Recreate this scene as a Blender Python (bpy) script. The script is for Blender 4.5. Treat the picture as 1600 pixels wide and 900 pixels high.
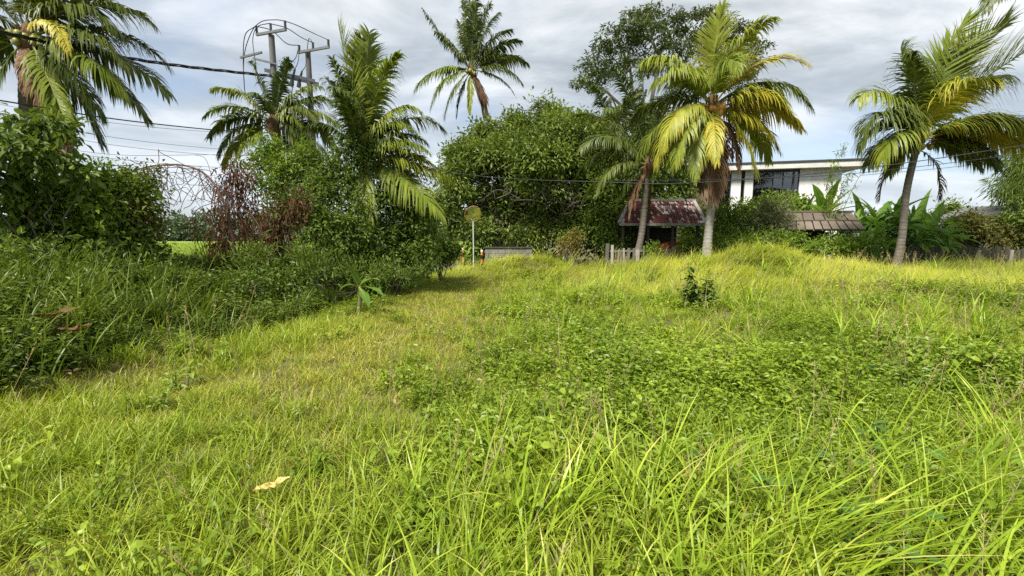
import bpy, math, random
import numpy as np
from mathutils import Vector

# ------------------------------------------------------------------ scene, camera, sky, sun
scn = bpy.context.scene
for o in list(bpy.data.objects):
    bpy.data.objects.remove(o)
COL = scn.collection
rng = np.random.default_rng(11)
random.seed(11)

EYE = 1.6
PITCH = math.radians(-6.84)
LENS = 15.0
F = LENS / 36.0 * 1600.0
cam_d = bpy.data.cameras.new("camera")
cam = bpy.data.objects.new("camera", cam_d)
COL.objects.link(cam)
cam.location = (0, 0, EYE)
cam.rotation_euler = (math.pi / 2 + PITCH, 0, 0)
cam_d.lens = LENS
cam_d.sensor_width = 36
cam_d.clip_start = 0.05
cam_d.clip_end = 3000
scn.camera = cam

SUN_VEC = Vector((-0.40, -0.62, 1.15)).normalized()      # towards the sun
sun_d = bpy.data.lights.new("sun", 'SUN')
sun_d.energy = 4.7
sun_d.angle = math.radians(13)
sun_d.color = (1.0, 0.95, 0.86)
sun = bpy.data.objects.new("sun", sun_d)
COL.objects.link(sun)
sun.rotation_euler = (-SUN_VEC).to_track_quat('-Z', 'Y').to_euler()
sun.location = (0, 0, 30)

world = bpy.data.worlds.new("World")
scn.world = world
world.use_nodes = True
wn, wl = world.node_tree.nodes, world.node_tree.links
wn.clear()
w_out = wn.new('ShaderNodeOutputWorld')
w_bg = wn.new('ShaderNodeBackground')
w_bg.inputs['Strength'].default_value = 0.10
w_sky = wn.new('ShaderNodeTexSky')
w_sky.sky_type = 'NISHITA'
w_sky.sun_disc = False
w_sky.sun_elevation = math.asin(SUN_VEC.z)
w_sky.sun_rotation = math.atan2(SUN_VEC.x, SUN_VEC.y)
w_sky.air_density = 1.0
w_sky.dust_density = 2.0
w_tc = wn.new('ShaderNodeTexCoord')
w_sep = wn.new('ShaderNodeSeparateXYZ')
wl.new(w_tc.outputs['Generated'], w_sep.inputs[0])
w_zm = wn.new('ShaderNodeMath'); w_zm.operation = 'MAXIMUM'; w_zm.inputs[1].default_value = 0.0
wl.new(w_sep.outputs['Z'], w_zm.inputs[0])
w_z = wn.new('ShaderNodeMath'); w_z.operation = 'ADD'; w_z.inputs[1].default_value = 0.22
wl.new(w_zm.outputs[0], w_z.inputs[0])
w_div = wn.new('ShaderNodeVectorMath'); w_div.operation = 'DIVIDE'
w_cz = wn.new('ShaderNodeCombineXYZ')
for i in range(3):
    wl.new(w_z.outputs[0], w_cz.inputs[i])
wl.new(w_tc.outputs['Generated'], w_div.inputs[0])
wl.new(w_cz.outputs[0], w_div.inputs[1])


def w_noise(scale, detail, rough, off):
    mp = wn.new('ShaderNodeMapping')
    mp.inputs['Location'].default_value = off
    mp.inputs['Scale'].default_value = (0.75, 1.25, 1.0)
    wl.new(w_div.outputs[0], mp.inputs['Vector'])
    n = wn.new('ShaderNodeTexNoise')
    n.inputs['Scale'].default_value = scale
    n.inputs['Detail'].default_value = detail
    n.inputs['Roughness'].default_value = rough
    n.inputs['Distortion'].default_value = 0.35
    wl.new(mp.outputs[0], n.inputs['Vector'])
    return n


def w_ramp(fac, stops):
    r = wn.new('ShaderNodeValToRGB')
    r.color_ramp.interpolation = 'B_SPLINE'
    el = r.color_ramp.elements
    el[0].position, el[0].color = stops[0][0], (*stops[0][1], 1)
    el[1].position, el[1].color = stops[1][0], (*stops[1][1], 1)
    for p, c in stops[2:]:
        e = el.new(p); e.color = (*c, 1)
    wl.new(fac, r.inputs[0])
    return r


n1 = w_noise(1.45, 8, 0.58, (3.1, 1.7, 0))
cloud = w_ramp(n1.outputs[0], [(0.34, (0.255, 0.287, 0.312)), (0.44, (0.345, 0.383, 0.412)), (0.53, (0.50, 0.532, 0.555)), (0.64, (0.71, 0.73, 0.74))])
w_mul = wn.new('ShaderNodeMixRGB'); w_mul.blend_type = 'MULTIPLY'; w_mul.inputs[0].default_value = 1
wl.new(cloud.outputs[0], w_mul.inputs[1])
w_mul.inputs[2].default_value = (8.2, 8.15, 8.1, 1)          # cloud light at the sky model's scale
# lift of the thin cloud towards the horizon
w_hz = wn.new('ShaderNodeMapRange')
w_hz.inputs[1].default_value = 0.0; w_hz.inputs[2].default_value = 0.34
w_hz.inputs[3].default_value = 0.62; w_hz.inputs[4].default_value = 0.0
wl.new(w_zm.outputs[0], w_hz.inputs[0])
w_pale = wn.new('ShaderNodeMixRGB')
w_pale.inputs[2].default_value = (4.2, 4.7, 5.35, 1)
wl.new(w_hz.outputs[0], w_pale.inputs[0])
wl.new(w_mul.outputs[0], w_pale.inputs[1])
# openings where the blue of the clear sky comes through
n2 = w_noise(0.95, 4, 0.5, (7.4, 5.2, 3.0))
gap = w_ramp(n2.outputs[0], [(0.50, (0, 0, 0)), (0.66, (0.85, 0.85, 0.85))])
w_blue = wn.new('ShaderNodeMixRGB'); w_blue.blend_type = 'MULTIPLY'; w_blue.inputs[0].default_value = 1
wl.new(w_sky.outputs[0], w_blue.inputs[1])
w_blue.inputs[2].default_value = (1.0, 1.0, 1.0, 1)
w_mix = wn.new('ShaderNodeMixRGB')
wl.new(gap.outputs[0], w_mix.inputs[0])
wl.new(w_pale.outputs[0], w_mix.inputs[1])
wl.new(w_blue.outputs[0], w_mix.inputs[2])
wl.new(w_mix.outputs[0], w_bg.inputs['Color'])
wl.new(w_bg.outputs[0], w_out.inputs['Surface'])

scn.view_settings.view_transform = 'Standard'
scn.view_settings.look = 'None'
scn.view_settings.exposure = 1.0
scn.view_settings.gamma = 1.0
scn.view_settings.use_curve_mapping = False
scn.cycles.use_denoising = False
scn.cycles.max_bounces = 4
scn.cycles.diffuse_bounces = 2
scn.cycles.glossy_bounces = 2
scn.cycles.transmission_bounces = 3
scn.cycles.transparent_max_bounces = 6

# ------------------------------------------------------------------ helpers
SP, CP = math.sin(PITCH), math.cos(PITCH)


def at(px, py, Y):
    """point at depth Y on the sight line of a measured picture position"""
    x, v = (px - 800) / F, (450 - py) / F
    d = np.array([x, CP - v * SP, SP + v * CP])
    return np.array([0, 0, EYE]) + d * (Y / d[1])


def unit(v):
    v = np.asarray(v, float)
    return v / np.maximum(np.linalg.norm(v, axis=-1, keepdims=True), 1e-9)


def sstep(a, b, x):
    t = np.clip((x - a) / (b - a), 0, 1)
    return t * t * (3 - 2 * t)


_tab = np.random.default_rng(5).random((256, 256))


def vnoise(x, y, s=1.0, o=0):
    x = np.asarray(x, float) * s + 17.3 * o + 1000; y = np.asarray(y, float) * s + 9.1 * o + 1000
    i, j = np.floor(x).astype(int), np.floor(y).astype(int)
    u, v = x - i, y - j
    u, v = u * u * (3 - 2 * u), v * v * (3 - 2 * v)
    g = lambda a, b: _tab[a % 256, b % 256]
    return (g(i, j) * (1 - u) + g(i + 1, j) * u) * (1 - v) + (g(i, j + 1) * (1 - u) + g(i + 1, j + 1) * u) * v


def hgt(x, y):
    x = np.asarray(x, float); y = np.asarray(y, float)
    z = 0.07 * (vnoise(x, y, 0.7) - .5) + 0.03 * (vnoise(x, y, 2.1, 3) - .5)
    bank = sstep(-4.0, -7.0, x + 0.5 * (vnoise(x, y, .5, 4) - .5)) * (1 - sstep(15.0, 18.5, y)) * (1 - sstep(-7.6, -10.0, x))
    z = z + 0.85 * bank
    z = z + 0.74 * np.exp(-((x - .6) / 2.0) ** 2 - ((y - 17.6) / 1.1) ** 2)
    z = z + (0.36 - .2 * sstep(11, 14, x)) * sstep(2.6, 6.5, x) * np.exp(-((y - 16.6) / 3.2) ** 2) * (1 - sstep(24, 32, x))
    z = z + 0.72 * np.exp(-((x - 9.6) / 1.8) ** 2 - ((y - 16.2) / 1.3) ** 2)
    z = z + (0.26 * (vnoise(x, y, .55, 7) - .45) + .20 * (vnoise(x, y, 1.5, 8) - .5)) * sstep(-.5, 2.0, x) * (1 - sstep(17, 20, y))
    far = sstep(19.2, 21.0, y)
    return z * (1 - far) + 0.0 * far


class MB:
    def __init__(self):
        self.V, self.T, self.Q, self.R, self.mt, self.mq, self.n = [], [], [], [], [], [], 0

    def add(self, V, F_, rnd=0.5, mi=0):
        V = np.asarray(V, float).reshape(-1, 3)
        F_ = np.asarray(F_, int)
        self.V.append(V)
        r = np.full(len(V), rnd, float) if np.isscalar(rnd) else np.asarray(rnd, float)
        self.R.append(r)
        m = np.full(len(F_), mi, int)
        if F_.shape[1] == 3:
            self.T.append(F_ + self.n); self.mt.append(m)
        else:
            self.Q.append(F_ + self.n); self.mq.append(m)
        self.n += len(V)

    def box(self, c, s, rz=0.0, rnd=0.5, mi=0, tilt=None):
        s = np.asarray(s, float) / 2
        v = np.array([[x, y, z] for x in (-1, 1) for y in (-1, 1) for z in (-1, 1)], float) * s
        if tilt is not None:
            v = v @ np.asarray(tilt).T
        ca, sa = math.cos(rz), math.sin(rz)
        v = v @ np.array([[ca, -sa, 0], [sa, ca, 0], [0, 0, 1]]).T + np.asarray(c, float)
        self.add(v, [[0, 1, 3, 2], [4, 6, 7, 5], [0, 4, 5, 1], [2, 3, 7, 6], [0, 2, 6, 4], [1, 5, 7, 3]], rnd, mi)

    def bar(self, a, b, w, h, rnd=0.5, mi=0, up=(0, 0, 1)):
        a, b = np.asarray(a, float), np.asarray(b, float)
        d = unit(b - a); s = np.cross(d, up)
        if np.linalg.norm(s) < 1e-4:
            s = np.array([1., 0, 0])
        s = unit(s); u = np.cross(s, d)
        v = []
        for p in (a, b):
            for i, j in ((-1, -1), (1, -1), (1, 1), (-1, 1)):
                v.append(p + s * i * w / 2 + u * j * h / 2)
        self.add(v, [[0, 1, 2, 3], [7, 6, 5, 4], [0, 4, 5, 1], [1, 5, 6, 2], [2, 6, 7, 3], [3, 7, 4, 0]], rnd, mi)

    def tube(self, P, r, seg=8, rnd=0.5, mi=0, cap=True):
        P = np.asarray(P, float); n = len(P)
        r = np.full(n, r, float) if np.isscalar(r) else np.asarray(r, float)
        T = unit(np.gradient(P, axis=0))
        s = np.cross(T[0], [0.13, 0.31, 0.94]); s = s if np.linalg.norm(s) > .05 else np.cross(T[0], [1, 0, 0])
        s = unit(s)
        a = np.linspace(0, 2 * np.pi, seg, endpoint=False)
        V = np.zeros((n, seg, 3))
        for i in range(n):
            s = unit(s - T[i] * np.dot(s, T[i])); b = np.cross(T[i], s)
            V[i] = P[i] + r[i] * (np.cos(a)[:, None] * s + np.sin(a)[:, None] * b)
        i, j = np.meshgrid(np.arange(n - 1), np.arange(seg), indexing='ij')
        k = (j + 1) % seg
        Fq = np.stack([i * seg + j, i * seg + k, (i + 1) * seg + k, (i + 1) * seg + j], -1).reshape(-1, 4)
        V = V.reshape(-1, 3)
        base = self.n
        self.add(V, Fq, rnd, mi)
        if cap:
            for q, rev in ((0, True), (n - 1, False)):
                c = P[q]
                ring = V[q * seg:(q + 1) * seg]
                idx = [[seg, (j + 1) % seg, j] if rev else [seg, j, (j + 1) % seg] for j in range(seg)]
                self.add(np.vstack([ring, c]), idx, rnd, mi)

    def ball(self, c, r, seg=10, rings=7, rnd=0.5, mi=0):
        c = np.asarray(c, float); r = np.asarray(r, float) * np.ones(3)
        V = []
        for i in range(rings + 1):
            th = math.pi * i / rings
            for j in range(seg):
                ph = 2 * math.pi * j / seg
                V.append(c + r * np.array([math.sin(th) * math.cos(ph), math.sin(th) * math.sin(ph), math.cos(th)]))
        Fq = [[i * seg + j, (i + 1) * seg + j, (i + 1) * seg + (j + 1) % seg, i * seg + (j + 1) % seg] for i in range(rings) for j in range(seg)]
        self.add(V, Fq, rnd, mi)

    def leaves(self, P, D, N, L, W, rnd, fold=0.25, curl=0.12, six=False, mi=0):
        P = np.asarray(P, float); n = len(P)
        D = unit(D); S = unit(np.cross(D, N)); N = np.cross(S, D)
        L = (np.ones(n) * L)[:, None]; W = (np.ones(n) * W)[:, None]
        rnd = np.ones(n) * rnd
        if not six:
            l = P + D * L * .45 - S * W / 2 + N * W * fold
            r = P + D * L * .45 + S * W / 2 + N * W * fold
            t = P + D * L - N * L * curl
            V = np.stack([P, l, t, r], 1).reshape(-1, 3)
            b = np.arange(n)[:, None] * 4
            self.add(V, np.vstack([b + [0, 2, 1], b + [0, 3, 2]]), np.repeat(rnd, 4), mi)
        else:
            m1 = P + D * L * .35; m2 = P + D * L * .72 - N * L * curl * .5
            t = P + D * L - N * L * curl * 1.4
            V = np.stack([P, m1 - S * W / 2 + N * W * fold, m1, m1 + S * W / 2 + N * W * fold,
                          m2 - S * W * .38 + N * W * fold * .8, m2, m2 + S * W * .38 + N * W * fold * .8, t], 1).reshape(-1, 3)
            b = np.arange(n)[:, None] * 8
            self.add(V, np.vstack([b + [0, 2, 1], b + [0, 3, 2], b + [4, 5, 7], b + [5, 6, 7]]), np.repeat(rnd, 8), mi)
            self.Q.append(np.vstack([b + [1, 2, 5, 4], b + [2, 3, 6, 5]]) + self.n - n * 8)
            self.mq.append(np.full(2 * n, mi, int))

    def blades(self, P, az, lean, bend, L, W, rnd, nseg=3, power=1.3, twist=0.0, mi=0):
        n = len(P)
        one = np.ones(n)
        az, lean, bend, L, W, rnd, twist = [one * q for q in (az, lean, bend, L, W, rnd, twist)]
        H = np.stack([np.cos(az), np.sin(az), 0 * az], 1)
        S = np.stack([-np.sin(az + twist), np.cos(az + twist), 0 * az], 1)
        p = np.asarray(P, float).copy(); V = []
        for k in range(nseg + 1):
            t = k / nseg
            w = W * (0.75 + .5 * t if t < .35 else (1 - ((t - .35) / .65) ** 1.7)) * .5
            w = np.maximum(w, W * .02)
            V += [p - S * w[:, None], p + S * w[:, None]]
            a = lean + bend * ((k + .5) / nseg) ** power
            p = p + (H * np.sin(a)[:, None] + np.array([0, 0, 1]) * np.cos(a)[:, None]) * (L / nseg)[:, None]
        V = np.stack(V, 1).reshape(-1, 3)
        m = 2 * (nseg + 1)
        b = np.arange(n)[:, None] * m
        Fq = np.vstack([b + [2 * k, 2 * k + 1, 2 * k + 3, 2 * k + 2] for k in range(nseg)])
        tip = np.repeat(np.clip((np.arange(nseg + 1) / nseg - .55) / .45, 0, 1), 2)[None, :] * np.where(rnd > .62, .45, 0)[:, None]
        self.add(V, Fq, np.clip(np.repeat(rnd, m) + tip.ravel(), 0, 1.2), mi)

    def mesh(self, name, mats, smooth=False):
        me = bpy.data.meshes.new(name)
        V = np.vstack(self.V)
        T = np.vstack(self.T) if self.T else np.zeros((0, 3), int)
        Q = np.vstack(self.Q) if self.Q else np.zeros((0, 4), int)
        me.vertices.add(len(V)); me.vertices.foreach_set('co', V.ravel())
        nl = T.size + Q.size
        me.loops.add(nl)
        me.loops.foreach_set('vertex_index', np.concatenate([T.ravel(), Q.ravel()]).astype(np.int32))
        st = np.concatenate([np.arange(len(T)) * 3, T.size + np.arange(len(Q)) * 4]).astype(np.int32)
        me.polygons.add(len(st)); me.polygons.foreach_set('loop_start', st)
        mi = np.concatenate([np.concatenate(self.mt) if self.mt else np.zeros(0, int), np.concatenate(self.mq) if self.mq else np.zeros(0, int)]).astype(np.int32)
        mats = mats if isinstance(mats, (list, tuple)) else [mats]
        for m in mats:
            me.materials.append(m)
        me.polygons.foreach_set('material_index', mi)
        me.polygons.foreach_set('use_smooth', np.full(len(st), bool(smooth)))
        at_ = me.attributes.new('rnd', 'FLOAT', 'POINT')
        at_.data.foreach_set('value', np.concatenate(self.R).astype(np.float32))
        me.update(calc_edges=True)
        return me

    def build(self, name, mats, parent=None, smooth=False):
        o = bpy.data.objects.new(name, self.mesh(name, mats, smooth))
        COL.objects.link(o)
        if parent is not None:
            o.parent = parent
            o.matrix_parent_inverse = PINV[parent.name] if parent.name in PINV else o.matrix_parent_inverse
        return o


PINV = {}


def tag(o, label=None, cat=None, group=None, kind=None):
    for k, v in (('label', label), ('category', cat), ('group', group), ('kind', kind)):
        if v:
            o[k] = v
    return o


def thing(name, label, cat, loc=(0, 0, 0), group=None):
    """an Empty at the thing's base; its parts are given in world coordinates"""
    from mathutils import Matrix
    o = bpy.data.objects.new(name, None)
    COL.objects.link(o)
    o.location = Vector([float(q) for q in loc])
    o.empty_display_size = 0.2
    PINV[o.name] = Matrix.Translation(-o.location)
    return tag(o, label, cat, group)


# ------------------------------------------------------------------ materials
def _new(name):
    m = bpy.data.materials.new(name)
    m.use_nodes = True
    nt = m.node_tree
    nt.nodes.clear()
    return m, nt.nodes, nt.links


def _math(n, l, op, a, b):
    m = n.new('ShaderNodeMath'); m.operation = op
    for i, v in enumerate((a, b)):
        if isinstance(v, (int, float)):
            m.inputs[i].default_value = v
        else:
            l.new(v, m.inputs[i])
    return m.outputs[0]


def _ramp(n, l, fac, stops):
    r = n.new('ShaderNodeValToRGB')
    el = r.color_ramp.elements
    el[0].position, el[0].color = stops[0][0], (*stops[0][1], 1)
    el[1].position, el[1].color = stops[-1][0], (*stops[-1][1], 1)
    for p, c in stops[1:-1]:
        e = el.new(p); e.color = (*c, 1)
    l.new(fac, r.inputs[0])
    return r.outputs[0]


def leaf_mat(name, stops, trans=0.32, rough=0.45, w_leaf=0.6, w_obj=0.0, w_pos=0.4, pos_scale=0.5, spec=0.25, tcol=(1.25, 1.25, 0.6)):
    m, n, l = _new(name)
    out = n.new('ShaderNodeOutputMaterial')
    a = n.new('ShaderNodeAttribute'); a.attribute_name = 'rnd'
    fac = _math(n, l, 'MULTIPLY', a.outputs['Fac'], w_leaf)
    if w_obj:
        oi = n.new('ShaderNodeObjectInfo')
        fac = _math(n, l, 'ADD', fac, _math(n, l, 'MULTIPLY', oi.outputs['Random'], w_obj))
    if w_pos:
        g = n.new('ShaderNodeNewGeometry')
        t = n.new('ShaderNodeTexNoise')
        t.inputs['Scale'].default_value = pos_scale; t.inputs['Detail'].default_value = 3
        l.new(g.outputs['Position'], t.inputs['Vector'])
        mr = n.new('ShaderNodeMapRange')
        mr.inputs[1].default_value = .3; mr.inputs[2].default_value = .7; mr.inputs[3].default_value = 0; mr.inputs[4].default_value = w_pos
        l.new(t.outputs[0], mr.inputs[0])
        fac = _math(n, l, 'ADD', fac, mr.outputs[0])
    col = _ramp(n, l, fac, stops)
    p = n.new('ShaderNodeBsdfPrincipled')
    p.inputs['Roughness'].default_value = rough
    p.inputs['Specular IOR Level'].default_value = spec
    l.new(col, p.inputs['Base Color'])
    if trans > 0:
        mul = n.new('ShaderNodeMixRGB'); mul.blend_type = 'MULTIPLY'; mul.inputs[0].default_value = 1
        mul.inputs[2].default_value = (*tcol, 1)
        l.new(col, mul.inputs[1])
        tr = n.new('ShaderNodeBsdfTranslucent')
        l.new(mul.outputs[0], tr.inputs['Color'])
        mx = n.new('ShaderNodeMixShader'); mx.inputs[0].default_value = trans
        l.new(p.outputs[0], mx.inputs[1]); l.new(tr.outputs[0], mx.inputs[2])
        l.new(mx.outputs[0], out.inputs['Surface'])
    else:
        l.new(p.outputs[0], out.inputs['Surface'])
    return m


def solid(name, c1, c2=None, scale=6.0, rough=0.7, metal=0.0, bump=0.0, w_rnd=0.0, stretch=(1, 1, 1), spec=0.4, detail=5):
    m, n, l = _new(name)
    out = n.new('ShaderNodeOutputMaterial')
    p = n.new('ShaderNodeBsdfPrincipled')
    p.inputs['Roughness'].default_value = rough
    p.inputs['Metallic'].default_value = metal
    p.inputs['Specular IOR Level'].default_value = spec
    if c2 is None:
        c2 = tuple(q * .7 for q in c1)
    g = n.new('ShaderNodeNewGeometry')
    mp = n.new('ShaderNodeMapping'); mp.inputs['Scale'].default_value = stretch
    l.new(g.outputs['Position'], mp.inputs['Vector'])
    t = n.new('ShaderNodeTexNoise'); t.inputs['Scale'].default_value = scale; t.inputs['Detail'].default_value = detail
    t.inputs['Roughness'].default_value = .62
    l.new(mp.outputs[0], t.inputs['Vector'])
    fac = t.outputs[0]
    if w_rnd:
        a = n.new('ShaderNodeAttribute'); a.attribute_name = 'rnd'
        fac = _math(n, l, 'ADD', _math(n, l, 'MULTIPLY', fac, 1 - w_rnd), _math(n, l, 'MULTIPLY', a.outputs['Fac'], w_rnd))
    l.new(_ramp(n, l, fac, [(.32, c1), (.68, c2)]), p.inputs['Base Color'])
    if bump:
        b = n.new('ShaderNodeBump'); b.inputs['Strength'].default_value = bump; b.inputs['Distance'].default_value = .02
        l.new(t.outputs[0], b.inputs['Height']); l.new(b.outputs[0], p.inputs['Normal'])
    l.new(p.outputs[0], out.inputs['Surface'])
    return m


M = {}
M['soil'] = solid('soil', (0.060, 0.046, 0.018), (0.10, 0.105, 0.028), 3.0, .95, bump=.6)
M['rice'] = solid('rice', (0.16, 0.24, 0.03), (0.22, 0.30, 0.05), .3, .9)
M['asphalt'] = solid('asphalt', (0.045, 0.045, 0.045), (0.065, 0.063, 0.06), 8, .9)
M['concrete'] = solid('concrete', (0.30, 0.29, 0.27), (0.22, 0.21, 0.19), 3, .85, bump=.15)
M['pole'] = solid('pole_concrete', (0.145, 0.138, 0.13), (0.09, 0.086, 0.082), 5, .85, stretch=(1, 1, .3))
M['steel'] = solid('galvanised_steel', (0.19, 0.20, 0.21), (0.13, 0.135, 0.14), 7, .5, .5)
M['black'] = solid('black_rubber', (0.012, 0.012, 0.013), (0.02, 0.02, 0.02), 5, .5)
M['insul'] = solid('insulator_porcelain', (0.05, 0.045, 0.045), (0.03, 0.025, 0.025), 5, .25)
M['tank'] = solid('transformer_paint', (0.17, 0.19, 0.20), (0.11, 0.125, 0.13), 4, .5)
M['white'] = solid('white_render', (0.72, 0.72, 0.70), (0.52, 0.52, 0.49), 1.1, .85, stretch=(2.5, 2.5, .5))
M['fascia'] = solid('weathered_fascia', (0.58, 0.57, 0.53), (0.44, 0.43, 0.39), 1.8, .85, stretch=(1, 1, 3))
M['rooftop'] = solid('dark_roofing', (0.03, 0.031, 0.035), (0.045, 0.045, 0.05), 2, .6)
M['frame'] = solid('dark_frame', (0.03, 0.032, 0.035), (0.045, 0.045, 0.05), 4, .45)
M['brownwall'] = solid('terracotta_wall', (0.27, 0.17, 0.12), (0.20, 0.13, 0.09), 1.5, .85)
M['sky_tone'] = solid('sky_toned_curtain', (0.62, 0.62, 0.60), (0.45, 0.45, 0.44), 2.2, .9, stretch=(4, 4, .3))  # cloth paled to stand in for sky reflected in the panes
M['tile'] = solid('rusty_roof_tile', (0.11, 0.028, 0.022), (0.60, 0.56, 0.52), 3.0, .8, w_rnd=.75, detail=3)
M['shingle'] = solid('roof_slab', (0.085, 0.07, 0.05), (0.155, 0.125, 0.09), 2.5, .85, w_rnd=.4, stretch=(1, 1, 1))
M['oldwood'] = solid('grey_weathered_wood', (0.30, 0.28, 0.24), (0.11, 0.10, 0.085), 5, .9, stretch=(3, 3, .5), w_rnd=.5)
M['darkwood'] = solid('dark_mossy_wood', (0.075, 0.068, 0.048), (0.035, 0.033, 0.022), 5, .9, stretch=(3, 3, .5), w_rnd=.4)
M['block'] = solid('concrete_block', (0.20, 0.19, 0.17), (0.10, 0.098, 0.085), 4, .9, w_rnd=.3, bump=.3)
M['mortar'] = solid('mortar', (0.12, 0.115, 0.10), None, 6, .95)
M['redpaint'] = solid('red_paint', (0.36, 0.045, 0.025), (0.20, 0.028, 0.02), 4, .6)
M['bluemetal'] = solid('blue_grey_roof_metal', (0.25, 0.29, 0.33), (0.17, 0.19, 0.22), 2, .5)
M['greyroof'] = solid('grey_roof', (0.12, 0.12, 0.12), (0.075, 0.075, 0.075), 2, .8)
M['orange'] = solid('orange_paint', (0.55, 0.20, 0.03), (0.40, 0.14, 0.03), 4, .5)
M['rim'] = solid('faded_orange_paint', (0.42, 0.20, 0.07), (0.30, 0.15, 0.06), 6, .6)
M['polegrey'] = solid('grimy_white_paint', (0.52, 0.51, 0.48), (0.36, 0.35, 0.32), 5, .6)
M['whitepaint'] = solid('white_paint', (0.8, 0.8, 0.78), (0.65, 0.65, 0.62), 5, .5)
m_, n_, l_ = _new('mirror_glass')
_p = n_.new('ShaderNodeBsdfPrincipled'); _o = n_.new('ShaderNodeOutputMaterial')
_p.inputs['Metallic'].default_value = 1; _p.inputs['Roughness'].default_value = .04; _p.inputs['Base Color'].default_value = (.55, .56, .56, 1)
l_.new(_p.outputs[0], _o.inputs['Surface']); M['mirror'] = m_
m_, n_, l_ = _new('window_glass')
_o = n_.new('ShaderNodeOutputMaterial')
_t = n_.new('ShaderNodeBsdfTransparent'); _t.inputs['Color'].default_value = (.62, .66, .68, 1)
_g = n_.new('ShaderNodeBsdfGlossy'); _g.inputs['Roughness'].default_value = .03; _g.inputs['Color'].default_value = (.9, .92, .95, 1)
_f = n_.new('ShaderNodeFresnel'); _f.inputs['IOR'].default_value = 1.9
_x = n_.new('ShaderNodeMixShader')
l_.new(_f.outputs[0], _x.inputs[0]); l_.new(_t.outputs[0], _x.inputs[1]); l_.new(_g.outputs[0], _x.inputs[2])
l_.new(_x.outputs[0], _o.inputs['Surface']); M['glass'] = m_

M['trunk'] = solid('palm_trunk', (0.17, 0.15, 0.12), (0.07, 0.06, 0.048), 4, .95, stretch=(1, 1, 5), bump=.5)
M['trunk_pale'] = solid('pale_palm_trunk', (0.33, 0.31, 0.27), (0.17, 0.155, 0.13), 5, .95, stretch=(1, 1, 4), bump=.4)
M['bark'] = solid('bark', (0.12, 0.10, 0.075), (0.055, 0.045, 0.035), 6, .95, bump=.5)
M['greybark'] = solid('grey_bark', (0.30, 0.27, 0.23), (0.16, 0.14, 0.12), 6, .95)
M['twig'] = solid('weathered_twig', (0.17, 0.15, 0.125), (0.10, 0.085, 0.07), 6, .95)
M['deadwood'] = solid('dry_stem', (0.15, 0.085, 0.055), (0.07, 0.04, 0.03), 9, .95)
M['fibre'] = solid('palm_fibre', (0.17, 0.10, 0.05), (0.08, 0.045, 0.025), 12, .95, stretch=(3, 3, .5))
M['coco_y'] = solid('ripe_coconut', (0.52, 0.27, 0.045), (0.40, 0.22, 0.05), 6, .45)
M['coco_g'] = solid('green_coconut', (0.26, 0.28, 0.05), (0.20, 0.17, 0.04), 6, .45)
M['rachis_g'] = solid('frond_rib_green', (0.20, 0.22, 0.05), (0.13, 0.15, 0.035), 5, .5)
M['rachis_y'] = solid('frond_rib_yellow', (0.50, 0.34, 0.06), (0.36, 0.24, 0.05), 5, .5)
M['rachis_b'] = solid('frond_rib_brown', (0.22, 0.12, 0.06), (0.13, 0.07, 0.035), 5, .8)

M['palm_g'] = leaf_mat('palm_green', [(0, (0.036, 0.056, 0.012)), (.5, (0.072, 0.102, 0.018)), (1, (0.15, 0.175, 0.037))], .30, .42, .8, 0, .2, .8)
M['palm_l'] = leaf_mat('palm_light_green', [(0, (0.095, 0.13, 0.016)), (.5, (0.17, 0.22, 0.025)), (1, (0.31, 0.32, 0.047))], .34, .42, .8, 0, .2, .8)
M['palm_y'] = leaf_mat('palm_yellowing', [(0, (0.19, 0.23, 0.024)), (.5, (0.36, 0.355, 0.04)), (.85, (0.50, 0.40, 0.06)), (1, (0.42, 0.24, 0.06))], .34, .45, .7, 0, .3, .7)
M['palm_b'] = leaf_mat('palm_dead', [(0, (0.07, 0.040, 0.022)), (.5, (0.145, 0.082, 0.042)), (1, (0.25, 0.165, 0.095))], .15, .8, .8, 0, .2, .8)
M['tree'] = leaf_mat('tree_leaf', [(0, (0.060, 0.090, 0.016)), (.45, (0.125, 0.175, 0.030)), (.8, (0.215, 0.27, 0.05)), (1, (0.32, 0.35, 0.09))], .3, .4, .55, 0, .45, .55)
M['tall'] = leaf_mat('feathery_leaf', [(0, (0.045, 0.062, 0.014)), (.6, (0.085, 0.115, 0.024)), (1, (0.15, 0.18, 0.04))], .25, .5, .6, 0, .4, .4)
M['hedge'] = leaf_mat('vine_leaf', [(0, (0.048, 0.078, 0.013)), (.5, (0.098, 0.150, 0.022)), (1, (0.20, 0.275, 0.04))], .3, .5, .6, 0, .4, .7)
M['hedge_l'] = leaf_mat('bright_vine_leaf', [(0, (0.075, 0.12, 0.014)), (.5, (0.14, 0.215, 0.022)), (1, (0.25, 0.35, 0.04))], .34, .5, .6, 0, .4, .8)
M['redleaf'] = leaf_mat('dead_red_leaf', [(0, (0.045, 0.022, 0.011)), (.5, (0.105, 0.050, 0.024)), (1, (0.19, 0.105, 0.05))], .15, .8, .7, 0, .3, 1)
M['brownleaf'] = leaf_mat('brown_green_leaf', [(0, (0.055, 0.058, 0.014)), (.5, (0.11, 0.105, 0.025)), (1, (0.16, 0.19, 0.03))], .25, .6, .7, 0, .3, 1)
M['olive'] = leaf_mat('olive_leaf', [(0, (0.10, 0.12, 0.04)), (.5, (0.17, 0.19, 0.075)), (1, (0.36, 0.36, 0.22))], .25, .5, .7, 0, .3, 1)
M['banana'] = leaf_mat('banana_leaf', [(0, (0.075, 0.15, 0.025)), (.5, (0.13, 0.24, 0.04)), (1, (0.24, 0.34, 0.07))], .4, .35, .7, 0, .3, .6)
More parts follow.
